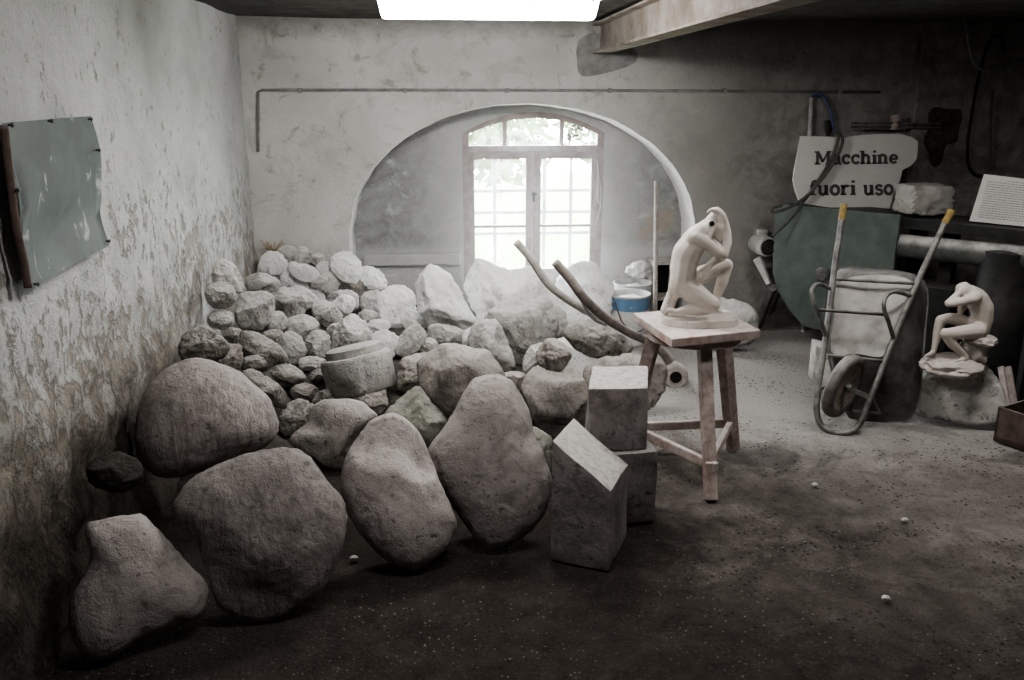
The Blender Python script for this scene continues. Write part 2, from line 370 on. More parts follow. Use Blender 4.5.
for L_, xe in ((lft, XL-.2), (rgt, XR+.2)):
    for p_, q_ in zip(L_, L_[1:]): quad(bm, p_, q_, (xe, YB, q_.z), (xe, YB, p_.z))
    # above the crown
zc_ = arch[NA//2+2].z
quad(bm, (XL-.2, YB, zc_), (XR+.2, YB, zc_), (XR+.2, YB, top_), (XL-.2, YB, top_))
bmesh.ops.remove_doubles(bm, verts=bm.verts[:], dist=1e-5)
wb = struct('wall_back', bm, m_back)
# splayed, rounded edge of the alcove
bm = B(); rows = []
for k, (dy, o) in enumerate([(0, 0), (.02, .004), (.10, .007), (.36, .012)]):
    row = []
    for c in arch:
        v = Vector((c.x-acx, 0, max(c.z-.5, 0))); L = v.length or 1
        row.append(bm.verts.new(c+Vector((-v.x/L*o, dy, -v.z/L*o))))
    rows.append(row)
for A_, B_ in zip(rows, rows[1:]):
    for i in range(len(A_)-1): bm.faces.new((A_[i], A_[i+1], B_[i+1], B_[i]))
struct('alcove_reveal', bm, m_rev, wb, smooth=60)
# window opening
wl, wr = PY(463, 200, NB).x, PY(603, 200, NB).x
wz0 = .34; wsp = PY(463, 134, NB).z; wtop = PY(531, 112, NB).z; wcx = (wl+wr)/2
def segarch(l, r, spring, top, n=16):
    w = (r-l)/2; s = top-spring; R = (w*w+s*s)/(2*s); c = (l+r)/2; a0 = math.asin(w/R)
    return [(c+R*math.sin(-a0+2*a0*i/n), top-R+R*math.cos(-a0+2*a0*i/n)) for i in range(n+1)]
win = [(wl, wz0)]+segarch(wl, wr, wsp, wtop)+[(wr, wz0)]
bm = B()
sa = win[1:-1]
quad(bm, (aL-.15, NB, -.05), (wl, NB, -.05), (wl, NB, 2.1), (aL-.15, NB, 2.1)); quad(bm, (wr, NB, -.05), (aR+.15, NB, -.05), (aR+.15, NB, 2.1), (wr, NB, 2.1))
quad(bm, (wl, NB, -.05), (wr, NB, -.05), (wr, NB, wz0), (wl, NB, wz0))
for p_, q_ in zip(sa, sa[1:]): quad(bm, (p_[0], NB, p_[1]), (q_[0], NB, q_[1]), (q_[0], NB, 2.1), (p_[0], NB, 2.1))
# window jambs going outward
for a, b in zip(win, win[1:]+win[:1]):
    q = [bm.verts.new(c) for c in [(a[0], NB, a[1]), (b[0], NB, b[1]), (b[0], NB+.3, b[1]), (a[0], NB+.3, a[1])]]
    bm.faces.new(q)
bmesh.ops.remove_doubles(bm, verts=bm.verts[:], dist=1e-4)
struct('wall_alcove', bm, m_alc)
bm = B(); box(bm, ((aL+wl)/2+.02, NB-.03, .60), (wl-aL-.1, .06, .10), bev=.015); struct('trim_1', bm, m_alc)
bm = B(); box(bm, (1.55, 7.35, 2.2), (4, .06, .8)); 
bm.free()
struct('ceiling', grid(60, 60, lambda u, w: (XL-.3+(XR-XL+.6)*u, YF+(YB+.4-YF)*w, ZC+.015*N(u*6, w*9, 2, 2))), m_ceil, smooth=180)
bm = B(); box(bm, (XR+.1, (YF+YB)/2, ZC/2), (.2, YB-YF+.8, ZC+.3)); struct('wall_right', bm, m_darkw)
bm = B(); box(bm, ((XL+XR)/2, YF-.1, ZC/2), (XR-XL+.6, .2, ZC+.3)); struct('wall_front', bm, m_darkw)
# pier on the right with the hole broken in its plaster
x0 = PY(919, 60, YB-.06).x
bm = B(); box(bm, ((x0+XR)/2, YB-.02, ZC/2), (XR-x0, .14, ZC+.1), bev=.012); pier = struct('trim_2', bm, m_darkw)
def pixpoly(pts, Y, f=None): return [PY(x, y, Y) for x, y in pts]
z9 = lambda X, Y: (900+X/4.25, 20+Y/4.25)
bm = B()
hole = [z9(*q) for q in [(125,390),(150,370),(205,378),(255,380),(262,420),(250,470),(240,520),(195,535),(180,600),(150,625),(125,600),(120,560),(100,525),(110,480),(130,460),(120,430)]]
pp = smooth_path(pixpoly(hole, YB-.093), 3, True); prism(bm, pp, Vector((0, .02, 0)))
struct('plaster_hole', bm, m_hole, pier)  # flat patch of masonry, the recess's shade put into its dark colour
bm = B(); pp = smooth_path([PY(a, b, YB-.004) for a, b in [(578,42),(592,33),(612,38),(634,48),(636,62),(610,72),(582,76),(577,60)]], 3, True); prism(bm, pp, Vector((0,.02,0))); struct('cement_patch', bm, m_cement, wb)
# ------------------------------------------------------------------ window
WY = NB+.08
win_root = bpy.data.objects.new('window_1', None); COL.objects.link(win_root); win_root.location = (wcx, WY, wz0); tag(win_root, kind='structure')
def wz(y): return PY(532, y, WY).z
def wx(x): return PY(x, 200, WY).x
bm = B(); out_ = [(wl-.01, wz0)]+segarch(wl-.01, wr+.01, wsp, wtop+.01)+[(wr+.01, wz0)]; inn = [(wl+.055, wz0+.05)]+segarch(wl+.055, wr-.055, wsp-.005, wtop-.05)+[(wr-.055, wz0+.05)]
n_ = len(out_)
for y in (0, 1):
    pass
vo = [[bm.verts.new((x, WY+dy, z)) for x, z in out_] for dy in (-.05, .05)]; vi = [[bm.verts.new((x, WY+dy, z)) for x, z in inn] for dy in (-.05, .05)]
for i in range(n_):
    j = (i+1) % n_
    bm.faces.new((vo[0][i], vo[0][j], vi[0][j], vi[0][i])); bm.faces.new((vo[1][i], vi[1][i], vi[1][j], vo[1][j])); bm.faces.new((vi[0][i], vi[0][j], vi[1][j], vi[1][i])); bm.faces.new((vo[0][i], vo[1][i], vo[1][j], vo[0][j]))
zt = wz(148.5)
box(bm, (wcx, WY, zt), (wr-wl-.06, .10, .055), bev=.008)
obj('window_frame', bm, m_frame, win_root)
bm = B()
for x in (504.5, 560.5): box(bm, (wx(x), WY, (zt+wtop)/2-.02), (.035, .05, wtop-zt-.03))
tb = obj('transom_bar', bm, m_frame, win_root)
def casement(xa, xb):
    bm = B(); za, zb = wz0+.055, zt-.022; x1, x2 = wx(xa), wx(xb); w = .062
    box(bm, (x1+w/2, WY-.02, (za+zb)/2), (w, .05, zb-za), bev=.006); box(bm, (x2-w/2, WY-.02, (za+zb)/2), (w, .05, zb-za), bev=.006)
    for z in (za+.045, zb-.03): box(bm, ((x1+x2)/2, WY-.02, z), (x2-x1-2*w+.02, .045, .06 if z > 1 else .09))
    box(bm, ((x1+x2)/2, WY-.02, wz(225.5)), (x2-x1-2*w+.02, .03, .022))
    c = obj('casement', bm, m_frame, win_root)
    bm = B(); box(bm, ((x1+x2)/2, WY-.02, (za+zb)/2), (x2-x1-2*w+.03, .004, zb-za-.05)); obj('glass_pane', bm, m_glass, c)
    return c
casement(467, 532.5)
c2 = casement(533, 597)
bm = B(); box(bm, (wx(533), WY-.055, wz(196)), (.02, .03, .09), bev=.006); box(bm, (wx(533), WY-.075, wz(193)), (.05, .015, .018), bev=.004); obj('window_latch', bm, m_iron, c2)
bm = B(); q = segarch(wl+.05, wr-.05, wsp-.005, wtop-.05); prism(bm, [Vector((x, WY, z)) for x, z in [(wl+.05, zt)]+q+[(wr-.05, zt)]], Vector((0, .004, 0))); obj('transom_glass', bm, m_glass, win_root)
bm = B(); cx, cz = wx(572.5), wz(132)
for k in range(26):
    a = random.random()*6.28; r = .075*math.sqrt(random.random()); lathe(bm, (cx+r*math.cos(a), WY-.004, cz+r*math.sin(a)), (0,-1,0), [(.008+random.random()*.006, 0), (.004, .004)], 8)
lathe(bm, (cx, WY-.003, cz), (0,-1,0), [(.082, 0), (.082, .004), (.074, .004), (.074, 0)], 32, False)
obj('glass_vent', bm, simple('green_grey_vent', (.28,.32,.26), .8), win_root)
# webs and cord at the right jamb
bm = B()
for pts in ([(597,160),(599,180),(597,200),(601,205),(598,218),(594,226)], [(598,170),(601,190),(600,207),(597,215)]): tube(bm, [PY(x, y, WY-.07) for x, y in pts], .004, 6)
obj('dusty_cord', bm, m_pipew, win_root)
# bars outside
bm = B(); GY = NB+.26
for x in (494.5, 544, 570.5): beam(bm, (PY(x, 200, GY).x, GY, wz0), (PY(x, 200, GY).x, GY, wz(150)), .03, .03, Vector((0,1,0)))
for y in (190.5, 212, 233): beam(bm, (wl, GY, PY(532, y, GY).z), (wr, GY, PY(532, y, GY).z), .028, .028)
obj('window_bars', bm, m_grille, win_root)
# outside: lawn and bright foliage
bm = grid(12, 12, lambda u, w: (-9+22*u, NB+.35+16*w, -.05)); ml = simple('sunlit_grass', (.09,.13,.04), .9, 0, scale=2); tag(obj('garden_ground', bm, ml), kind='structure')
m_leaf = simple('sunlit_leaves', (.045,.085,.02), .8, 0, scale=3)
def bush(x, y, h, r, seed, label, trunk=True):
    rd = random.Random(seed); root = empty('garden_tree', (x, y, -.05), label, 'tree', 'garden trees outside the window')
    bm = B()
    for i in range(900):
        u = Vector((rd.gauss(0,1), rd.gauss(0,1), rd.gauss(0,1))).normalized()*r*rd.random()**.4
        c = Vector((x, y, h))+Vector((u.x, u.y, u.z*.8)); s = .05+.07*rd.random()
        a = Vector((rd.gauss(0,1), rd.gauss(0,1), rd.gauss(0,1))).normalized(); b = a.orthogonal().normalized()
        bm.faces.new([bm.verts.new(c+a*s), bm.verts.new(c+b*s*.5), bm.verts.new(c-a*s), bm.verts.new(c-b*s*.5)])
    obj('crown', bm, m_leaf, root)
    bm = B(); tube(bm, [(x, y, -.05), (x+.05, y, h*.5), (x, y, h)], lambda t: .09*(1-t*.6), 8, 4); obj('trunk', bm, m_wood, root)
bush(.75, 10.6, 1.5, .8, 1, 'sunlit green tree outside seen through the left casement')
bush(2.6, 11.8, 1.6, .9, 2, 'sunlit green tree outside seen through the right casement')
# ------------------------------------------------------------------ pipes, beam, lamp
def pxtube(name, pts, Y, r, mat, label, cat, n=6, group=None, seg=8, parent=None):
    bm = B(); tube(bm, [PY(q[0], q[1], q[2] if len(q) > 2 else Y) for q in pts], r, seg, n)
    o = obj(name, bm, mat, parent, smooth=180)
    return tag(o, label, cat, group) if label else o
cp_ = pxtube('conduit_pipe', [(258,152),(258,92),(262,90),(500,90),(700,91),(880,92)], YB-.015, .011, m_pipe, 'thin grey conduit running along the back wall above the arch', 'pipe', 1)
for x in (300, 405, 507, 610, 725, 840):
    bm = B(); c = PY(x, 90.5, YB-.018); box(bm, c, (.03, .034, .036), bev=.004); obj('pipe_clip', bm, m_pipe, cp_)
bm = B(); yb0 = PY(592, 53, YB); zb, xb = yb0.z, yb0.x+.07
def flange(z, y0, y1): box(bm, (xb, (y0+y1)/2, z), (.14, y1-y0, .016), bev=.003)
flange(zb+.008, 1.2, YB+.02); flange(zb+.205, 1.2, YB+.02); box(bm, (xb, (1.2+YB)/2, zb+.105), (.016, YB-1.2, .19))
tag(obj('steel_beam', bm, m_beam), 'rust-stained steel I-beam under the ceiling, built into the back wall', 'beam')
LY = 4.6; L0, L1 = PY(378, 12, LY), PY(597, 17, LY); lz = PY(488, 19, LY).z; Lx = (L0.x+L1.x)/2
lamp = empty('ceiling_lamp', (Lx, LY, ZC), 'long white fluorescent ceiling lamp, switched on', 'lamp')
bm = B(); hexa(bm, [(L0.x+.02, LY-.05, lz), (L1.x-.02, LY-.05, lz), (L1.x-.02, LY+.05, lz), (L0.x+.02, LY+.05, lz)], [(L0.x, LY-.065, lz+.085), (L1.x, LY-.065, lz+.085), (L1.x, LY+.065, lz+.085), (L0.x, LY+.065, lz+.085)], .012); obj('lamp_diffuser', bm, m_diff, lamp)
bm = B(); box(bm, (Lx, LY, lz+.115), (L1.x-L0.x+.03, .14, .05), bev=.008); obj('lamp_housing', bm, m_lamp_body, lamp)
for t in (.35, .68, .97):
    bm = B(); box(bm, (L0.x+(L1.x-L0.x)*t, LY-.068, lz+.088), (.015, .010, .018)); obj('lamp_clip', bm, m_lamp_body, lamp)
for t in (.15, .85):
    bm = B(); tube(bm, [(L0.x+(L1.x-L0.x)*t, LY, lz+.13), (L0.x+(L1.x-L0.x)*t, LY, ZC+.02)], .008, 8, 0); obj('lamp_hanger', bm, m_iron, lamp)
pxtube('ceiling_cable', [(752,12,YB-.05),(800,8,YB-.05),(860,8,YB-.06),(920,9,YB-.13),(948,10,YB-.13),(964,16,YB-.13),(968,40,YB-.13),(974,62,YB-.13),(984,70,YB-.13),(1000,68,YB-.13),(1018,62,YB-.13),(1030,58,YB-.13)], 0, .013, m_cableg, 'pale grey hose running along the ceiling edge and dropping at the right', 'hose')
pxtube('hanging_cable', [z9(*q) for q in [(440,130),(435,90),(410,68),(380,95),(345,200),(325,290),(300,430),(288,520),(290,610),(315,655),(345,662)]], YB-.12, .011, m_cable_d, 'black cable hanging in a long loop on the right wall', 'cable')
pxtube('hanging_cable', [z9(*q) for q in [(395,300),(388,400),(385,500),(383,600),(372,645),(345,665)]], YB-.125, .008, m_cable, 'thin grey cable hanging right of the black cable loop', 'cable')
z7 = lambda X, Y: (740+X/3.577, 60+Y/3.577)
rail = empty('wall_rail', PY(893, 125, YB-.05), 'thin double metal rail with a knob on the wall above the sign', 'rail')
for y in (226, 239):
    a, b = PY(*z7(400, y), YB-.12), PY(*z7(715, y+2), YB-.12)
    bm = B(); beam(bm, a, b, .02, .016); obj('rail_bar', bm, m_tubes, rail)
bm = B(); lathe(bm, PY(*z7(553, 240), YB-.12), (0,0,1), [(.035,-.02),(.03,.02),(.02,.03),(.042,.045),(.045,.075),(.02,.095)], 16); tube(bm, [PY(*z7(553, 232), YB-.12), PY(*z7(553, 232), YB+.01)], .012, 8, 0); obj('rail_knob', bm, m_wood, rail)
pxtube('air_hose', [z7(*q) for q in [(255,133),(268,123),(290,126),(310,150),(325,190),(335,240),(338,268)]], YB-.05, .012, m_cableb, 'blue hose arching from the pale upright pipe behind the sign', 'hose')
pxtube('upright_pipe', [(803,332),(805,200),(809,150),(811.3,97)], YB-.035, .018, m_pipew, 'pale upright pipe standing behind the left end of the sign', 'pipe', 0)
# ------------------------------------------------------------------ stones
def smst(a, b, x): t = max(0, min(1, (x-a)/(b-a))); return t*t*(3-2*t)
def mound(x, y): return max(.34*smst(4.2, 6.5, y)*smst(1.05, .35, x), .37*smst(4.25, 4.8, y)*smst(-.7, -1.15, x))
LOG = []; ROCKS = []
def rock(outline, mat, label, T=.8, zb=None, sub=5, fac=8, rough=.075, group='rough stones heaped in the corner', name='stone', ymax=YB-.03, seed=[100], lift=0., fixY=None, lump=.06, parts=None):
    seed[0] += 1; rd = random.Random(seed[0])
    A = 0; cx = cy = 0; n = len(outline)
    for i in range(n):
        x0, y0 = outline[i]; x1, y1 = outline[(i+1) % n]; c = x0*y1-x1*y0; A += c; cx += (x0+x1)*c; cy += (y0+y1)*c
    cx /= 3*A; cy /= 3*A
    v = ray(cx, cy).normalized(); c = CAM+v*5
    rr = (RT-v*RT.dot(v)).normalized(); uu = rr.cross(v)
    if uu.z < 0: uu = -uu
    P2 = []
    for x, y in outline:
        r = ray(x, y); q = CAM+r*((c-CAM).dot(v)/r.dot(v))-c; P2.append(Vector((q.dot(rr), q.dot(uu), 0)))
    P2 = smooth_path(P2, 3, True)
    tab = sorted((math.atan2(q.y, q.x), math.hypot(q.x, q.y)) for q in P2)
    tab = [(tab[-1][0]-2*math.pi, tab[-1][1])]+tab+[(tab[0][0]+2*math.pi, tab[0][1])]
    mean = sum(t[1] for t in tab)/len(tab)
    import bisect
    ks = [t[0] for t in tab]
    def rad(th):
        i = max(1, min(len(ks)-1, bisect.bisect(ks, th))); a, b = tab[i-1], tab[i]
        t = (th-a[0])/((b[0]-a[0]) or 1); w_ = Vector((math.cos(th), math.sin(th), 0))
        return (a[1]+(b[1]-a[1])*t)*(1+rough*(.75*noise.noise(w_*2.6+so)+.4*noise.noise(w_*6+so)+.25*noise.noise(w_*14+so)))
    so = Vector((rd.random()*50, rd.random()*50, rd.random()*50))
    planes = []
    for k in range(fac*2):
        while True:
            d = Vector((rd.gauss(0,1), rd.gauss(0,1), rd.gauss(0,1))).normalized()
            if abs(d.z) > .35: break
        planes.append((d, rd.uniform(.6, .88)))
    bm = B(); bmesh.ops.create_icosphere(bm, subdivisions=sub, radius=1)
    so = Vector((rd.random()*50, rd.random()*50, rd.random()*50))
    for q in bm.verts:
        nrm = q.co.normalized(); s = 1.0
        for d, h in planes:
            m_ = d.dot(nrm)
            if m_ > h: s = min(s, 1-(1-h/m_)*.95*(1-max(0, 1-abs(nrm.z)/.55)**2))
        th = math.atan2(nrm.y, nrm.x); rho = math.hypot(nrm.x, nrm.y)
        R = rad(th)
        edge = 1-min(1, rho)**3
        nz = lump*noise.noise(nrm*1.6+so)*edge+rough*(.9*noise.noise(nrm*3.5+so)-.5*abs(noise.noise(nrm*5+so)))*(.3+.7*edge)+rough*.6*noise.noise(nrm*9+so)+rough*.35*noise.noise(nrm*20+so)
        f = s*(1+nz)
        rp = rho**.85
        q.co = c+(rr*math.cos(th)+uu*math.sin(th))*(R*rp*f)+v*(nrm.z*T*mean*f)
    zmin = min(q.co.z for q in bm.verts)
    k = 1.0
    for it in range(25):
        pos = CAM+(c-CAM)*k
        tz = (mound(pos.x, pos.y)-.02 if zb is None else zb)
        k = .5*k+.5*(tz-CAMH)/(zmin-CAMH)
    if fixY: k = fixY/c.y
    mx = max(q.co.y for q in bm.verts)*k
    if mx > ymax: k *= ymax/mx
    mnx = min(q.co.x for q in bm.verts)*k
    lim = XL+.03
    if mnx < lim: k *= lim/mnx
    for q in bm.verts: q.co = CAM+(q.co-CAM)*k
    pos = CAM+(c-CAM)*k
    LOG.append((label, [round(t, 2) for t in pos], round(min(q.co.z for q in bm.verts)-mound(pos.x, pos.y), 2)))
    o = obj(name, bm, mat, smooth=180)
    ROCKS.append((o, v.copy(), pos.copy()))
    return tag(o, label, 'stone', group)
def zm(x0, y0, s): return lambda pts: [(x0+a/s, y0+b/s) for a, b in pts]
zA, zBB, zCC, zD, zE = zm(180,230,3.4), zm(40,340,2), zm(400,230,3.4), zm(420,330,2.614), zm(270,320,5.667)
zF = zm(400,300,4.25)
def ell(cx, cy, rx, ry, rot=0, n=10, j=.06, sd=0):
    rd = random.Random(int(cx*7+cy)); a0 = rot
    out = []
    for i in range(n):
        a = 2*math.pi*i/n; k = 1+rd.uniform(-j, j); x, y = rx*k*math.cos(a), ry*k*math.sin(a)
        out.append((cx+x*math.cos(rot)-y*math.sin(rot), cy+x*math.sin(rot)+y*math.cos(rot)))
    return out
FG = 'big boulders along the front of the heap'
rock(zBB([(90,375),(130,358),(200,348),(232,375),(290,440),(334,490),(325,550),(260,578),(200,600),(150,632),(105,640),(65,600),(60,520),(88,470),(100,430)]), m_brown, 'brown boulder lying nearest the camera at the foot of the left wall', .45, 0, 5, 1, .03, FG, 'boulder')
rock(zBB([(265,340),(280,305),(300,278),(400,232),(490,213),(535,228),(575,280),(610,330),(605,420),(570,490),(530,525),(470,557),(400,556),(355,530),(335,470),(310,405)]), m_strB, 'broad fan-shaped boulder with radiating streaks, in front of the striped round boulder', .4, 0, 5, 1, .025, FG, 'boulder')
rock(zBB([(188,210),(200,130),(225,80),(260,52),(320,37),(390,58),(430,90),(462,120),(476,170),(470,195),(445,217),(390,240),(330,258),(270,275),(235,272),(205,250)]), m_strA, 'rounded boulder with slanting stripes, standing close to the left wall', .7, .02, 5, 1, .025, FG, 'boulder')
rock(zBB([(600,290),(605,250),(622,215),(660,162),(700,147),(735,160),(765,195),(778,225),(797,275),(818,325),(834,362),(828,390),(805,425),(750,460),(715,452),(680,430),(640,385),(612,340)]), m_brown, 'flat oval boulder slanting between fan-shaped boulder and heart-shaped boulder', .42, 0, 5, 1, .025, FG, 'boulder')
rock(zD([(18,320),(35,290),(62,258),(100,190),(130,140),(160,122),(195,117),(230,128),(255,155),(285,212),(300,275),(322,320),(342,390),(335,460),(300,510),(265,545),(215,574),(180,578),(150,560),(125,520),(98,480),(45,400),(25,355)]), m_brown, 'tall heart-shaped boulder left of the slant-topped block', .45, 0, 5, 1, .03, FG, 'boulder')
rock(zF([(70,300),(75,260),(120,225),(180,185),(240,185),(310,205),(375,210),(400,250),(440,300),(440,360),(330,440),(240,490),(205,505),(170,480),(120,435),(85,380)]), m_tan, 'pinkish boulder resting behind the heart-shaped boulder', .7, .22, 5, 2, .035, FG, 'boulder')
rock(zF([(515,380),(535,320),(590,275),(660,270),(735,285),(785,340),(805,400),(810,500),(760,570),(650,590),(570,545),(540,470)]), m_tan, 'rounded boulder behind the sawn blocks, carrying a small round stone', .65, 0, 5, 5, .04, FG, 'boulder')
rock(zE([(100,690),(110,650),(200,590),(228,500),(260,475),(310,455),(430,450),(530,470),(580,510),(610,545),(600,600),(540,720),(470,800),(420,840),(330,850),(240,800),(150,740)]), m_tan, 'lumpy pinkish stone between striped boulder and flat oval boulder', .6, 0, 4, 5, .06)
rock([(386,436),(386,412),(400,400),(412,388),(420,387),(432,402),(450,425),(452,445),(440,460),(425,455),(405,440)], m_green, 'olive-grey rock wedged behind the flat oval boulder', .8, .05)
rock(zF([(555,545),(610,560),(650,590),(640,660),(640,720),(590,760),(540,700)]), m_green, 'olive-grey stone half hidden between heart-shaped boulder and slant-topped block', .6, 0)
small = lambda *a, **k: rock(*a, **k)
small(zF(ell(655,235,78,70)), m_tan, 'small round stone perched on top of the rounded boulder', .8, .43, group='stones by the window')
small(zF([(520,270),(540,215),(580,185),(620,190),(640,240),(630,290),(570,300),(530,318)]), m_grey, 'pale stone just behind the small perched round stone', .7, .2)
small(zF([(430,320),(470,303),(520,308),(540,330),(530,360),(510,385),(460,370),(420,350)]), m_tan, 'small stone showing between heart-shaped boulder and rounded boulder', .7, .15)
small(zCC([(228,362),(250,325),(300,303),(335,312),(362,370),(394,450),(388,480),(330,482),(280,440),(240,405)]), m_grey, 'upright pale stone behind the pinkish boulder', .7, None)
small(zCC([(285,305),(330,250),(385,228),(430,217),(500,235),(540,290),(520,380),(450,450),(390,455),(350,395),(312,340)]), m_grey, 'tall dusty boulder at the foot of the white mass under the window', .7, None, 5)
small(zF([(515,110),(530,60),(570,30),(640,15),(690,30),(715,80),(705,150),(640,170),(590,180),(540,215),(525,190)]), m_grey, 'large round-topped dusty stone left of the bent wooden shafts', .75, .2, 5)
small(zF([(700,155),(712,105),(760,85),(830,85),(890,115),(975,175),(985,215),(960,245),(900,262),(840,248),(760,220)]), m_dark, 'dark flat rock with dusty top under the bent wooden shafts', .7, .25)
small(zF(ell(958,258,42,36)), m_white, 'small white stone beside the dark flat rock', .7, .2)
rock([(583,384),(584,372),(594,362),(612,356),(640,355),(660,360),(669,370),(666,388),(657,402),(645,412),(600,412)], m_tan, 'pale boulder lying under the bent shafts behind the tall sawn block', .4, 0, 5)
rock([(694,325),(704,305),(718,297),(742,302),(757,312),(760,328),(757,340),(735,348),(708,346)], m_grey, 'smooth grey boulder on the floor behind the modelling stand', .7, 0, 4, group='stones by the window')
rock(zCC([(215,180),(228,135),(252,102),(300,108),(345,128),(400,132),(440,120),(500,145),(522,175),(535,240),(520,330),(440,380),(330,370),(270,330),(235,250)]), m_white, 'large chalk-white mass of stone under the left casement', .6, .16, 5, 10, .10, 'stones by the window', ymax=NB-.03)
rock(zCC([(528,200),(545,155),(600,108),(650,112),(672,120),(692,150),(725,190),(722,260),(705,330),(620,350),(560,340),(530,280)]), m_white, 'chalk-white rounded stone under the right casement', .6, .10, 5, 10, .09, 'stones by the window', ymax=NB-.03)
rock(zA([(800,230),(803,180),(818,148),(850,119),(900,135),(940,178),(970,240),(1000,288),(1015,320),(960,350),(870,345),(820,290)]), m_white, 'tall white pointed stone at the left of the window', .65, None, 5, 10, .08)
W = 'rough stones heaped in the corner'
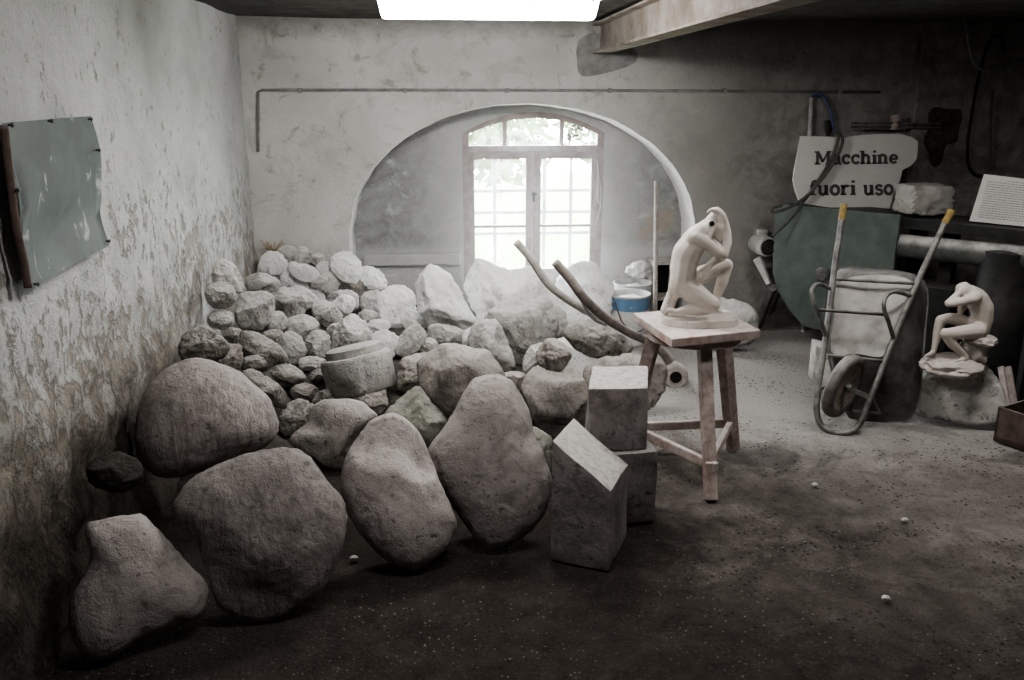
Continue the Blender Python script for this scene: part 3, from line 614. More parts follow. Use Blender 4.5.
R = [
([(108,160),(115,120),(150,97),(185,120),(215,170),(215,205),(190,215),(130,200)], m_grey, 'tall pale stone at the wall, topmost at the left edge of the heap'),
(ell(138,222,55,48), m_grey, 'round grey stone touching the left wall, below the tall pale stone'),
(ell(138,305,46,35), m_grey, 'small oval stone at the left wall, under the round grey stone'),
([(190,250),(205,215),(240,208),(300,210),(322,240),(318,290),(300,320),(270,342),(205,335),(185,290)], m_grey, 'knobbly pitted stone near the left wall'),
(ell(330,312,38,38), m_grey, 'small round stone right of the knobbly pitted stone'),
([(218,185),(228,160),(262,145),(300,150),(340,178),(322,212),(272,208),(235,205)], m_grey, 'pale stone above the knobbly pitted stone'),
([(262,145),(268,110),(285,83),(315,70),(350,85),(366,120),(345,150),(290,155)], m_white, 'pale cracked stone near the room corner, above two smaller ones'),
([(298,150),(310,132),(335,125),(362,130),(388,165),(372,190),(340,192)], m_white, 'pale stone just below the cracked stone near the corner'),
([(330,78),(345,58),(365,50),(395,65),(398,92),(370,112),(345,100)], m_grey, 'topmost grey stone in the room corner'),
([(388,90),(400,60),(425,57),(448,85),(442,112),(402,114)], m_grey, 'topmost grey stone right of the corner one'),
([(368,135),(372,110),(400,108),(430,115),(460,130),(475,155),(430,178),(385,158)], m_white, 'white stone in front of the two topmost stones'),
(ell(468,100,24,22), m_grey, 'little grey stone against the back wall'),
(ell(490,128,30,22), m_white, 'little white stone left of the jagged white stone'),
([(376,190),(392,162),(420,165),(437,195),(410,205),(385,204)], m_white, 'small white triangular stone mid-heap'),
([(438,190),(460,165),(485,148),(530,128),(550,150),(545,185),(512,222),(470,200)], m_grey, 'tilted pale stone left of the yellowish stone'),
([(308,230),(325,200),(360,194),(420,195),(458,218),(472,245),(440,265),(415,295),(370,310),(350,280),(322,262)], m_grey, 'large flat-topped pale stone in the middle of the heap'),
([(428,200),(455,194),(482,200),(494,235),(470,245),(445,225)], m_white, 'small pale stone behind the large flat-topped one'),
([(448,265),(478,235),(520,250),(555,297),(542,328),(495,330),(458,305)], m_grey, 'slanting pale stone right of the large flat-topped one'),
(ell(415,332,60,47), m_grey, 'smooth round stone below the large flat-topped one'),
(ell(376,402,54,56), m_grey, 'round stone left of the egg-shaped stone above the worked disc'),
(ell(470,392,46,52), m_grey, 'egg-shaped stone just above the worked disc, at its left'),
([(512,385),(520,345),(545,310),(580,285),(622,302),(650,340),(662,378),(640,410),(565,418),(518,412)], m_grey, 'large peaked pale stone directly above the worked disc'),
([(494,245),(505,222),(535,207),(590,208),(610,240),(600,275),(560,270),(520,262)], m_grey, 'smooth pale stone behind a small oval one, mid-heap'),
([(510,262),(535,230),(565,220),(595,235),(592,265),(560,298),(530,285)], m_white, 'small oval stone leaning on the smooth pale stone'),
([(510,130),(512,95),(560,72),(602,90),(622,138),(600,180),(548,172)], m_white, 'jagged white stone in front of the arch edge'),
([(610,160),(618,122),(660,128),(690,150),(705,195),(660,205),(625,190)], m_white, 'white stone right of the jagged white stone'),
([(570,188),(590,155),(630,155),(668,190),(650,210),(615,222),(588,215)], m_tan, 'yellowish cracked stone above the round ball-like stone'),
(ell(656,250,46,46), m_grey, 'round ball-like grey stone'),
([(672,240),(690,205),(740,185),(790,205),(802,240),(792,300),(745,335),(690,320)], m_white, 'bulky white stone left of the tall pointed stone'),
([(748,310),(755,275),(775,266),(830,288),(857,312),(830,335),(775,340)], m_white, 'white wedge stone at the foot of the tall pointed stone'),
([(728,405),(745,365),(770,335),(805,320),(838,345),(832,380),(785,432),(745,432)], m_grey, 'oval stone slanting up to the right of the worked disc'),
([(650,370),(665,348),(700,338),(747,368),(742,402),(718,442),(682,415)], m_white, 'pale stone between the peaked stone and the slanting oval one'),
(ell(676,326,40,24), m_white, 'small flat white stone behind the peaked stone'),
([(838,365),(850,325),(920,325),(977,350),(972,387),(890,398),(848,385)], m_grey, 'flat-sided stone right of the slanting oval one'),
(ell(845,396,34,30), m_grey, 'small pebble-like stone under the flat-sided stone'),
([(735,510),(745,450),(765,430),(800,418),(860,415),(880,450),(870,530),(800,560),(745,548)], m_tan, 'squarish stone between worked disc and pinkish boulder'),
(ell(450,456,50,28), m_grey, 'flat stone left of the worked disc'),
([(202,375),(212,345),(260,346),(310,375),(348,402),(368,450),(332,458),(285,474),(238,440),(212,412)], m_dark, 'brown-faced angular stone with a pale edge, above the striped boulder'),
([(288,495),(300,468),(330,453),(382,460),(428,497),(405,525),(340,533)], m_dark, 'dark oval stone under the brown-faced angular stone'),
([(-5,385),(12,350),(40,335),(75,325),(115,345),(162,378),(168,412),(130,445),(60,450),(5,440)], m_dark, 'dark rough stone against the left wall, behind the striped boulder'),
([(105,450),(140,400),(165,388),(200,388),(214,412),(208,465),(175,480),(130,480)], m_tan, 'brown stone between the dark rough stone and the angular one'),
([(213,490),(235,472),(260,478),(345,535),(362,572),(352,604),(300,590),(250,560)], m_tan, 'long brown stone behind the striped boulder'),
(ell(425,552,52,32), m_tan, 'half-hidden brown stone below the flat stone beside the disc'),
([(333,660),(345,607),(395,577),(450,588),(460,640),(410,690),(350,700)], m_dark, 'dark stone at the left of the lumpy pinkish stone'),
([(448,590),(470,552),(518,537),(563,553),(570,590),(520,610),(470,612)], m_dark, 'dark ridged stone behind the lumpy pinkish stone'),
([(562,572),(600,545),(645,528),(690,538),(707,580),(685,625),(640,620),(590,600)], m_tan, 'grey-brown stone in front of the worked disc'),
(ell(180,358,34,28), m_dark, 'dark stone in the gap under the small oval stone at the wall'),
(ell(250,455,45,30), m_dark, 'shadowed stone under the brown-faced angular stone'),
(ell(470,500,30,28), m_dark, 'small shadowed stone touching the left end of the disc'),
(ell(640,300,40,30), m_grey, 'small stone under the round ball-like stone'),
(ell(540,345,42,30), m_grey, 'small stone left of the peaked stone'),
(ell(318,365,40,28), m_dark, 'small shadowed stone left of the round stones'),
(ell(930,300,30,26), m_white, 'small white lump at the foot of the pointed stone'),
(ell(1010,370,55,42), m_white, 'white stone left of the upright pale stone'),
]
for o_, mt, lb in R: rock(zA(o_), mt, lb, .8, None, 5, 10, .085, W)
small(zBB(ell(150,264,58,40)), stone_mat('stone_shadowed', (.03,.027,.024), (.07,.065,.058), (.11,.10,.095), (.15,.14,.13), .3), 'dark stone in the gap at the left wall, below the striped boulder', .7, 0)  # shade of the gap is put into this stone's near-black colour
# worked disc: drum-like block with a stepped top
DISC = []
def stepped_disc():
    bm = B()
    bl, br, y = PY(324, 384, 4.95), PY(394, 384, 4.95), 0
    c = (PY(359, 372, 5.1)); w = (PY(394, 372, 5.1)-PY(322, 372, 5.1)).length/2
    h = (PY(359, 352, 5.0)-PY(359, 390, 5.0)).length*.98
    lathe(bm, (0,0,0), (0,0,1), [(w*.02, -h*.5), (w*.2, -h*.5), (w*.4, -h*.5), (w*.6, -h*.5), (w*.75, -h*.5), (w*.9, -h*.5), (w*.97, -h*.42), (w, h*.36), (w*.95, h*.46), (w*.80, h*.47), (w*.78, h*.66), (w*.72, h*.7)], 40)
    bmesh.ops.transform(bm, matrix=Matrix.Translation(c) @ Matrix.Rotation(math.radians(-11), 4, 'Y') @ Matrix.Rotation(math.radians(-10), 4, 'X'), verts=bm.verts[:])
    for q in bm.verts: q.co += q.co.normalized()*.006*noise.noise(q.co*9)
    DISC.append(obj('worked_disc', bm, m_grey, smooth=40)); tag(DISC[0], 'worked round stone block with a stepped top, in the middle of the heap', 'stone', W)
stepped_disc()
# stones that would run into each other are thinned along their depth until they only touch
from mathutils.bvhtree import BVHTree
def bvh(o):
    return BVHTree.FromPolygons([o.location+q.co for q in o.data.vertices], [p.vertices[:] for p in o.data.polygons])
def bbx(o):
    L = [o.location+q.co for q in o.data.vertices]; return [min(q[i] for q in L) for i in range(3)], [max(q[i] for q in L) for i in range(3)]
flat = {o.name: 1. for o, _, _ in ROCKS}
T_ = {o.name: bvh(o) for o, _, _ in ROCKS}; BX = {o.name: bbx(o) for o, _, _ in ROCKS}
PRS = [(i, j) for i in range(len(ROCKS)) for j in range(i)]
for it in range(9):
    hit = set()
    for i, j in PRS:
        a, b = ROCKS[i][0].name, ROCKS[j][0].name; A_, B_ = BX[a], BX[b]
        if all(A_[0][k] < B_[1][k] and B_[0][k] < A_[1][k] for k in range(3)) and len(T_[a].overlap(T_[b])) > 12: hit |= {i, j}
    for i in hit:
        o, v, c = ROCKS[i]
        if flat[o.name] < .5: continue
        flat[o.name] *= .92
        for q in o.data.vertices:
            w_ = o.location+q.co-c; q.co += v*(w_.dot(v)*(.92-1))
        T_[o.name] = bvh(o); BX[o.name] = bbx(o)
for i, j in PRS:
    a, b = ROCKS[i][0], ROCKS[j][0]
    n = len(T_[a.name].overlap(T_[b.name]))
    if n > 150: print('HIT', n, a['label'], '|', b['label'])
# loose rubble beneath the stones, its dark colour standing in for gap shade
NX, NY = 60, 60; X0_, X1_, Y0_, Y1_ = XL+.12, .95, 4.3, YB-.02
hm = [[9.]*(NX+1) for _ in range(NY+1)]
for o in [r_[0] for r_ in ROCKS]+DISC:
    for q in o.data.vertices:
        p_ = o.location+q.co; i = round((p_.x-X0_)/(X1_-X0_)*NX); j = round((p_.y-Y0_)/(Y1_-Y0_)*NY)
        for jj in range(j-1, j+2):
            for ii in range(i-1, i+2):
                if 0 <= ii <= NX and 0 <= jj <= NY: hm[jj][ii] = min(hm[jj][ii], p_.z)
def mh(u, w):
    x, y = X0_+(X1_-X0_)*u, Y0_+(Y1_-Y0_)*w
    return (x, y, max(-.02, min(mound(x, y)+.03*smst(4.3, 4.8, y)+.02*N(x, y, 0, 6), hm[round(w*NY)][round(u*NX)]-.008)))
bm = grid(NX, NY, mh)
tag(obj('rubble_mound', bm, simple('dark_rubble', (.09,.083,.075), .98, 0, scale=25, bump=1.0), smooth=180), 'dark rubble and dust under the heap of stones', 'rubble', kind='stuff')
# ------------------------------------------------------------------ sawn blocks
def block(bot, top, mat, label, bev=.008, hollow=None):
    bm = B(); hexa(bm, bot, top, bev)
    es = [e for e in bm.edges if e.calc_length() > .08]; bmesh.ops.subdivide_edges(bm, edges=es, cuts=6, use_grid_fill=True)
    for q in bm.verts: q.co += .005*Vector((N(*q.co, 8), N(*(q.co+Vector((9,0,0))), 8), N(*(q.co+Vector((0,9,0))), 8)))
    return tag(obj('stone_block', bm, mat, smooth=30), label, 'stone block', 'sawn stone blocks')
a, b, c = PZ(551, 560, 0), PZ(609, 572, 0), PZ(627, 535, 0); d = a+(c-b)
def up(p, x, y): return PY(x, y, p.y)
ta, tb_, tc = up(a, 552, 441), up(b, 611, 491), up(c, 628, 464); td = ta+(tc-tb_)
k_ = td+(up(d, 573, 417)-td)*.8
block([a, b, c, d], [ta, tb_, tc, k_], m_block, 'squat stone block with a slanting top, standing in front of the two stacked blocks')
a, b = PZ(600, 526, 0), PZ(655, 521.5, 0); n_ = Vector((b.y-a.y, -(b.x-a.x), 0)).normalized()*-1
if n_.y < 0: n_ = -n_
zt1 = PY(651, 452, b.y).z
lo = [a, b, b+n_*.2, a+n_*.2]; block(lo, [q+Vector((0,0,zt1)) for q in lo], m_block, 'lower of the two stacked sawn blocks beside the modelling stand')
c0, c1 = PZ(590, 456, zt1+.004), PZ(647, 459, zt1+.004); c1.y = c0.y+.01
c0 = PY(590, 456, b.y+.02); c1 = PY(647, 459, b.y+.02); c0.z = c1.z = zt1+.004
t0, t1 = PY(589, 388, b.y+.025), PY(648, 388, b.y+.025); t2, t3 = PZ(648, 366, t0.z), PZ(592, 366, t0.z)
dp = Vector((0, .19, 0))
block([c0, c1, c1+dp, c0+dp], [t0, t1, t2, t3], m_block, 'upper of the two stacked sawn blocks, with a pale dusty top')
# ------------------------------------------------------------------ modelling stand
def tz(x, y): return PZ(x, y, .80)
st = empty('modelling_stand', PZ(700, 470, 0), 'worn three-legged wooden modelling stand carrying the kneeling statue', 'stand')
fl, ff, fr = tz(633, 313), tz(672, 339), tz(761, 330); fb = fl+(fr-ff)
dn = Vector((0,0,-.045))
bm = B(); hexa(bm, [q+dn for q in (fl, ff, fr, fb)], [fl, ff, fr, fb], .006); obj('table_top', bm, m_woodp, st)
sc = (fl+ff+fr+fb)/4
bm = B(); lathe(bm, sc+Vector((0,0,-.045)), (0,0,-1), [(.24, 0), (.24, .04), (.2, .05)], 28); obj('turntable', bm, m_wood, st, smooth=40)
F1, F2, F3 = PZ(711, 500, 0), PZ(733, 449, 0), PZ(624, 449, 0)
T1 = sc+(F1-sc)*.36; T2 = sc+(F2-sc)*.42; T3 = sc+(F3-sc)*.36
T1 = PY(704, 347, sc.y-.12); T2 = PY(722, 350, sc.y+.06); T3 = PY(654, 347, sc.y+.03)
for t in (T1, T2, T3): t.z = sc.z-.085
outw = lambda q: Vector((q.x-sc.x, q.y-sc.y, 0)).normalized()
for t, f in ((T1, F1), (T2, F2), (T3, F3)):
    bm = B(); beam(bm, f, t, .055, .062, outw(f), .006, .062, .068); obj('leg', bm, m_wood, st)
def on(t, f, z): k = (z-f.z)/(t.z-f.z); return f+(t-f)*k
S1, S2, S3 = on(T1, F1, .16), on(T2, F2, .17), on(T3, F3, .15)
for a, b, ex in ((S1, S3, .05), (S2, S1, .04), (S3, S2, .04)):
    d = (b-a).normalized(); bm = B(); beam(bm, a-d*ex, b+d*ex, .03, .05, bev=.008); obj('stretcher', bm, m_woodp, st)
# ------------------------------------------------------------------ carved figures
def capsule(bm, p1, r1, p2, r2, sub=2):
    t = B(); 
    for p, r in ((p1, r1), (p2, r2)): bmesh.ops.create_icosphere(t, subdivisions=sub, radius=r, matrix=Matrix.Translation(p))
    res = bmesh.ops.convex_hull(t, input=t.verts[:])
    bmesh.ops.delete(t, geom=[g for g in res['geom_interior'] if isinstance(g, bmesh.types.BMVert)], context='VERTS')
    me = bpy.data.meshes.new('t'); t.to_mesh(me); t.free(); bm.from_mesh(me); bpy.data.meshes.remove(me)
def remeshed(name, bm, mat, parent, voxel, smooth=6, fac=.5):
    me = bpy.data.meshes.new(name); bm.to_mesh(me); bm.free()
    o = bpy.data.objects.new('tmp', me); COL.objects.link(o)
    r = o.modifiers.new('r', 'REMESH'); r.mode = 'VOXEL'; r.voxel_size = voxel; r.use_smooth_shade = True
    s = o.modifiers.new('s', 'SMOOTH'); s.iterations = smooth; s.factor = fac
    dg = bpy.context.evaluated_depsgraph_get(); dg.update()
    m2 = bpy.data.meshes.new_from_object(o.evaluated_get(dg)); bpy.data.objects.remove(o)
    m2.name = name
    for p in m2.polygons: p.use_smooth = True
    m2.materials.clear()
    return link(name, m2, mat, parent)
def figure(segs, f, sc_):
    """segs: chains of (X, Y, depth, radius) in statue millimetres"""
    bm = B()
    for ch in segs:
        for a, b in zip(ch, ch[1:]):
            capsule(bm, f(*a[:3]), a[3]*sc_, f(*b[:3]), b[3]*sc_)
        if len(ch) == 1: capsule(bm, f(*ch[0][:3]), ch[0][3]*sc_, f(ch[0][0]+.5, ch[0][1], ch[0][2]), ch[0][3]*sc_)
    return bm
SY = sc.y-.02
def fs(X, Y, D): return PY(650+X/4.855, 195+Y/4.855, SY+D/1000)
u1 = (fs(100, 300, 0)-fs(0, 300, 0)).length/100
kn = empty('kneeling_statue', (sc.x, sc.y, .80), 'pale carved nude kneeling with head buried in one arm, on the wooden stand', 'statue')
KN = [
 [(165,430,0,62),(160,355,0,64),(180,280,-5,70),(225,215,-5,64),(262,175,0,48),(292,140,5,34)],      # spine: buttocks to neck
 [(168,340,-12,62),(155,415,-16,60),(140,452,-14,50)], [(160,430,45,50)],
 [(215,205,-50,38),(250,170,-40,34)], [(262,215,60,40),(270,170,45,34)],                                 # shoulders
 [(318,150,10,42),(335,170,12,40),(345,195,12,28)],                                                       # head bowed, chin low
 [(160,432,-22,58),(215,475,-48,54),(275,518,-60,45),(302,530,-60,40)],                                   # near thigh to the knee on the ground
 [(118,470,10,34),(95,520,20,30),(75,558,20,26)],                                                          # drapery under the seat
 [(300,548,-58,30),(230,560,-55,30),(170,560,-55,24),(125,572,-55,18),(95,560,-55,15)],                  # near shin folded back
 [(175,420,50,50),(255,385,62,45),(330,352,70,36),(372,342,70,33)],                                       # far thigh, knee up
 [(372,345,70,30),(350,420,68,31),(325,490,66,22),(312,550,66,18),(345,578,60,15),(375,585,55,11)],      # far shin and foot
 [(222,205,-62,33),(275,235,-75,29),(325,275,-72,26),(355,288,-62,25)],                                   # near upper arm
 [(358,285,-60,25),(375,235,-42,23),(376,180,-22,19),(366,135,-8,17)],                                    # near forearm up to the head
 [(366,135,-8,17),(352,100,-5,18),(330,86,0,17)],                                                         # hand over the head
 [(340,84,-14,10),(312,72,-18,10),(290,74,-16,9),(282,86,-12,8)], [(342,88,2,10),(318,68,2,10),(298,70,2,9)], [(350,84,16,10),(328,66,18,10),(306,68,18,9)], [(356,90,28,9),(340,72,32,9),(318,72,32,8)], [(360,110,6,9),(352,96,-14,8),(338,92,-20,6)],
 [(262,215,60,33),(320,255,55,28),(350,296,20,25)], [(350,300,10,24),(318,316,-40,21),(296,332,-62,18)],
 [(298,330,-62,18),(278,352,-70,19),(268,364,-72,17)],
 [(268,362,-76,8),(250,380,-80,7.5),(238,396,-78,7)], [(274,368,-78,8),(258,388,-82,7.5),(250,404,-80,7)], [(282,370,-78,8),(271,392,-82,7.5),(265,406,-80,7)], [(290,366,-76,8),(284,390,-80,7.5),(281,402,-78,7)], [(280,344,-80,8),(258,352,-84,7.5),(244,364,-82,7)],
 [(318,112,8,36),(300,130,10,34),(334,120,8,34)],                                                         # hair
 [(350,182,-4,9),(362,196,-2,8)],                                                                          # nose
]
remeshed('figure', figure(KN, fs, u1), m_sculpt, kn, .0042, 14)
bm = B()
pl = [fs(X, Y, D) for X, Y, D in [(55,555,-20),(90,590,-75),(170,620,-120),(240,635,-140),(330,630,-130),(430,615,-95),(420,590,20),(385,570,90),(300,555,120),(160,545,110),(80,545,60)]]
zs = .802
pl = smooth_path([Vector((q.x, q.y, zs)) for q in pl], 3, True)
cxy = sum((q for q in pl), Vector())/len(pl)
hexa(bm, pl, [Vector((cxy.x+(q.x-cxy.x)*.93, cxy.y+(q.y-cxy.y)*.93, zs+.032+.012*N(q.x, q.y, 0, 14))) for q in pl])
obj('statue_base', bm, m_sculptb, kn, smooth=40)
bm = B(); hc = fs(300,140,-52); hv = (CAM-hc).normalized(); lathe(bm, fs(300,139,-14), hv, [(12*u1, 0), (13*u1, 27*u1), (10*u1, 29*u1)], 20); obj('hollow_shade', bm, m_cable_d, kn, smooth=60)  # black plug standing in for the shade between arm and head
# seated figure on the right
sb = rock([(916,413),(914,392),(918,374),(931,363),(955,360),(980,363),(997,378),(1006,398),(1006,413),(995,423),(970,425),(938,419)], m_grey, 'large rounded grey stone carrying the seated statue', .5, 0, 5, 4, .03, None, 'boulder')
BY = sb.location.y; btop = PY(960, 376, BY).z
def ft(X, Y, D): return PY(905+X/3.403, 250+Y/3.403, BY-.06+D/1000*1.6)
u2 = (ft(100, 300, 0)-ft(0, 300, 0)).length/100
se = empty('seated_statue', (sb.location.x, BY, btop), 'pale carved nude sitting hunched with lowered head, on the rounded grey stone', 'statue')
SE = [
 [(252,270,0,34),(262,235,0,34),(262,200,0,36),(245,165,0,33),(222,143,0,24),(205,134,0,18)],
 [(245,275,-30,28),(250,270,28,28)], [(240,160,-32,20)], [(238,160,30,20)],
 [(196,138,0,21),(186,152,0,17)], [(202,124,4,16),(186,128,4,13)],
 [(178,152,-2,5),(176,160,0,4)],
 [(236,165,-36,17),(205,172,-42,15),(172,181,-40,13),(150,183,-34,12),(146,181,-30,11)],
 [(146,181,-30,11),(168,160,-20,10),(186,145,-14,9)],
 [(234,165,34,16),(205,185,36,14),(190,205,30,12)],[(190,205,30,11),(192,170,20,10),(196,155,18,9)],
 [(184,147,-20,4),(192,138,-20,4),(200,134,-18,3)],[(186,150,-20,4),(196,144,-22,4),(204,140,-20,3)],[(186,144,-16,4),(190,133,-17,4),(197,128,-16,3)],[(188,154,-19,4),(199,150,-22,3.5)],[(182,146,-18,4),(178,136,-14,3)],
 [(250,275,-34,27),(200,280,-38,24),(160,284,-36,20),(138,284,-34,18)],
 [(138,285,-34,17),(160,318,-36,17),(188,345,-38,12),(208,365,-38,10)], [(208,368,-38,10),(190,376,-48,9),(172,380,-54,6)],
 [(240,262,28,26),(190,240,34,22),(150,233,34,19),(122,238,34,17)],
 [(120,240,34,16),(112,280,30,16),(103,318,26,11),(97,345,22,9)], [(97,348,22,9),(84,356,4,8),(70,360,-8,5)],
]
remeshed('figure', figure(SE, ft, u2), m_sculpt, se, .0052, 8)
bm = B()
def blob(bm, c, r, sc3, sub=3, sd=0, amp=.15):
    t = bmesh.ops.create_icosphere(bm, subdivisions=sub, radius=1)['verts']
    for q in t:
        n = q.co.normalized(); k = 1+amp*noise.noise(n*2+Vector((sd,0,0)))+amp*.5*noise.noise(n*5+Vector((sd,3,0)))
        q.co = Vector(c)+Vector((n.x*sc3[0], n.y*sc3[1], n.z*sc3[2]))*r*k
blob(bm, ft(245, 300, 0), u2, (52, 75, 20), 4, 3, .2); blob(bm, ft(232, 345, 5), u2, (34, 60, 40), 4, 5, .2)
obj('rock_seat', bm, m_sculptb, se, smooth=60)
bm = B(); blob(bm, ft(163, 394, 0), u2, (100, 92, 36), 5, 8, .14); obj('statue_base', bm, m_sculptb, se, smooth=60)
# ------------------------------------------------------------------ hand truck with bent wooden shafts
tr = empty('hand_truck', PZ(668, 392, 0), 'old hand truck with two bent wooden shafts, lying against the stones', 'hand truck')
hub = PY(675, 375.5, 5.48)
def pathpx(pts): return [PY(*q) for q in pts]
near = pathpx([(555,262,5.0),(569,278,5.0),(584,298,5.0),(603,316,5.1),(626,331,5.25),(645,340,5.42),(662,352,5.5),(672,368,5.53)])
far = pathpx([(516,242,5.25),(531,259,5.25),(548,284,5.25),(568,300,5.3),(588,312,5.4),(612,324,5.5),(640,338,5.6),(664,352,5.65),(676,368,5.68)])
bm = B(); tube(bm, near, .030, 10, 5, flat=.8); obj('shaft', bm, m_handle, tr, smooth=180)
bm = B(); tube(bm, far, .026, 10, 5, flat=.8); obj('shaft', bm, m_handle_p, tr, smooth=180)
bm = B(); tube(bm, pathpx([(582,300,5.0),(587,311,5.05),(595,320,5.12),(606,324,5.3),(614,326,5.45)]), .011, 8, 5); obj('cross_iron', bm, m_pipew, tr, smooth=180)
ax = Vector((-.12, -.99, 0)).normalized()
for off, nm in ((0, 'wheel'),):
    c = hub+ax*off; rw = c.z if False else .088
    bm = B(); lathe(bm, c, ax, [(.02, .035), (.075, .035), (rw, .025), (rw, -.055), (.075, -.06), (.02, -.06)], 28); w = obj(nm, bm, m_pale_wood, tr, smooth=35)
    bm = B(); lathe(bm, c, ax, [(.04, .034), (.04, .042), (.02, .042), (.02, .037)], 20); obj('hub', bm, m_cable_d, w)
bm = B(); tube(bm, [hub-ax*.2, hub+ax*.03], .014, 8, 0); obj('axle', bm, m_iron, tr)
# ------------------------------------------------------------------ buckets, pole and crate in the alcove
def bucket(cx, cy_rim, rpx, Y, mat, label, band=None, fill=True):
    c = PY(cx, cy_rim, Y); r = (PY(cx+rpx, cy_rim, Y)-c).length; h = c.z
    root = empty('bucket', (c.x, c.y, 0), label, 'bucket', 'paint buckets in the alcove')
    bm = B(); lathe(bm, (c.x, c.y, 0), (0,0,1), [(r*.9, .0), (r*.91, .01), (r, h-.015), (r*1.05, h-.012), (r*1.05, h), (r*.97, h), (r*.9, .02), (.01, .02)], 32); obj('bucket_body', bm, mat, root, smooth=40)
    if band:
        bm = B(); z0, z1 = h-.12, h-.02; f = lambda z: r*.9+(r*.1)*z/h+.002
        lathe(bm, (c.x, c.y, 0), (0,0,1), [(f(z0), z0), (f(z1), z1)], 32, False); obj('blue_band', bm, band, root, smooth=180)['label'] = 'blue painted upper band'
        bm = B(); 
        a0 = math.radians(212); zz = h-.17; rr2 = f(zz)+.003
        for (da, dz), in (((0, 0),),):
            q = [bm.verts.new((c.x+rr2*math.cos(a0+s*.42), c.y+rr2*math.sin(a0+s*.42), zz+t*.085)) for s, t in ((-1,0), (0,-1), (1,0), (0,1))]; bm.faces.new(q)
        obj('warning_label', bm, m_orange, root)['label'] = 'orange diamond sticker'
        bm = B(); tube(bm, [(c.x-r*.9, c.y-.1, h-.04), (c.x-r*.55, c.y-r*1.02, h-.2), (c.x+r*.2, c.y-r*1.15, h-.27), (c.x+r*.8, c.y-r*.9, h-.2), (c.x+r*1.02, c.y-.03, h-.05)], .005, 6, 6); obj('bucket_handle', bm, m_iron, root)
    if fill:
        bm = B(); blob(bm, (c.x, c.y, h-.075), 1, (r*.9, r*.9, .05), 4, 6, .25); obj('bucket_fill', bm, m_grey, root, smooth=60)
    return root, c, r, h
bucket(630, 293, 19.5, 6.55, m_tin, 'blue-banded paint bucket in front, filled with dusty rubble', m_blue)
_, c2_, r2_, h2_ = bucket(633, 282, 18.5, 6.92, m_tin, 'bare dusty tin bucket behind the blue-banded one')
bm = B(); blob(bm, PY(639, 270, 6.95), 1, (.105, .10, .075), 4, 11, .28); tag(obj('plastic_bag', bm, m_tin, smooth=50), 'crumpled pale bag lying on the bare tin bucket', 'bag')
bm = B(); tube(bm, [PY(657, 312, 6.6), PY(657, 250, 6.72), PY(656.5, 181, 6.8)], .018, 10, 4)
pole = bm; bb = PY(657, 312, 6.6)
for q in ():
    pass
bm2 = B(); tp = PY(656.5, 181, 6.78); bt = PZ(657.5, 345, 0.0); bt = Vector((tp.x+.005, 6.62, 0)); tube(bm2, [bt, tp], .0185, 10, 0); pole.free(); tag(obj('wooden_pole', bm2, m_pale_wood, smooth=40), 'pale straight wooden pole leaning upright in the alcove', 'pole')
cr0, cr1 = PY(650, 300, 7.0), PY(676, 262, 7.0)
cr = empty('wooden_crate', ((cr0.x+cr1.x)/2, 7.06, 0), 'open dusty wooden crate behind the pole', 'crate')
xa, xb2, zc1 = cr0.x, cr1.x, cr1.z; zl = [0.02, cr0.z-.14, cr0.z+.02, zc1]
bm = B()
for z in zl: box(bm, ((xa+xb2)/2, 7.05, z), (xb2-xa, .2, .028))
for x in (xa+.012, xb2-.012): box(bm, (x, 7.05, zc1/2), (.024, .2, zc1))
obj('crate_frame', bm, m_pale_wood, cr)
bm = B(); box(bm, ((xa+xb2)/2, 7.135, zc1/2), (xb2-xa-.04, .02, zc1-.03)); obj('crate_back', bm, m_black, cr)  # black panel: shade inside the open crate put into the colour
# ------------------------------------------------------------------ the old machine
Am, Bm, Cm = PZ(775, 204, 1.10), PZ(905, 215, 1.10), PZ(1024, 229, 1.10)
dm = (Cm-Am); dm.z = 0; dm.normalize(); nm = Vector((-dm.y, dm.x, 0))
if nm.dot(CAM-Am) < 0: nm = -nm
def pm(x, y, off=0): return PL(x, y, Am+nm*off, nm)
mc = empty('old_machine', (Bm.x, Bm.y, 0), 'old green and black workshop machine standing out of use along the back wall', 'machine')
z4 = lambda X, Y: (740+X/2.616, 200+Y/2.616)
bm = B(); pp = [pm(*z4(*q)) for q in [(92,10),(250,24),(420,40),(413,90),(405,140),(400,200),(392,270),(380,345),(300,352),(215,342),(165,330),(130,290),(97,235),(85,190)]]
prism(bm, pp, -nm*.03, .006); obj('side_panel', bm, m_green_steel, mc)
bm = B(); c = pm(*z4(224, 192)); lathe(bm, c, nm, [(.028, -.02), (.032, .02), (.05, .03), (.055, .06), (.045, .075)], 20); obj('knob', bm, m_tubes, mc, smooth=40)
e0 = Am-nm*.04; e1 = Cm+dm*.35
bm = B(); hexa(bm, [e0+nm*.02+Vector((0,0,-.085)), e1+nm*.02+Vector((0,0,-.085)), e1-nm*.42+Vector((0,0,-.085)), e0-nm*.42+Vector((0,0,-.085))], [e0+nm*.02+Vector((0,0,-.012)), e1+nm*.02+Vector((0,0,-.012)), e1-nm*.42+Vector((0,0,-.012)), e0-nm*.42+Vector((0,0,-.012))], .006)
for q in bm.verts: q.co -= nm*.035
obj('machine_bed', bm, m_black, mc)
ra, rb = pm(895, 245, -.09), pm(1024, 258, -.09); rr_ = (pm(960, 239, -.09)-pm(960, 263, -.09)).length/2
rl = (rb-ra).normalized()
bm = B(); lathe(bm, ra-rl*.3, rl, [(rr_*.4, 0), (rr_, .01), (rr_, .3+(rb-ra).length+.35), (rr_*.4, .36+(rb-ra).length+.3)], 32); obj('roller', bm, simple('dusty_black_roller', (.035,.04,.036), .6, .1, scale=8, dust=(.62,.60,.58), dustf=.95), mc, smooth=40)
bm = B(); 
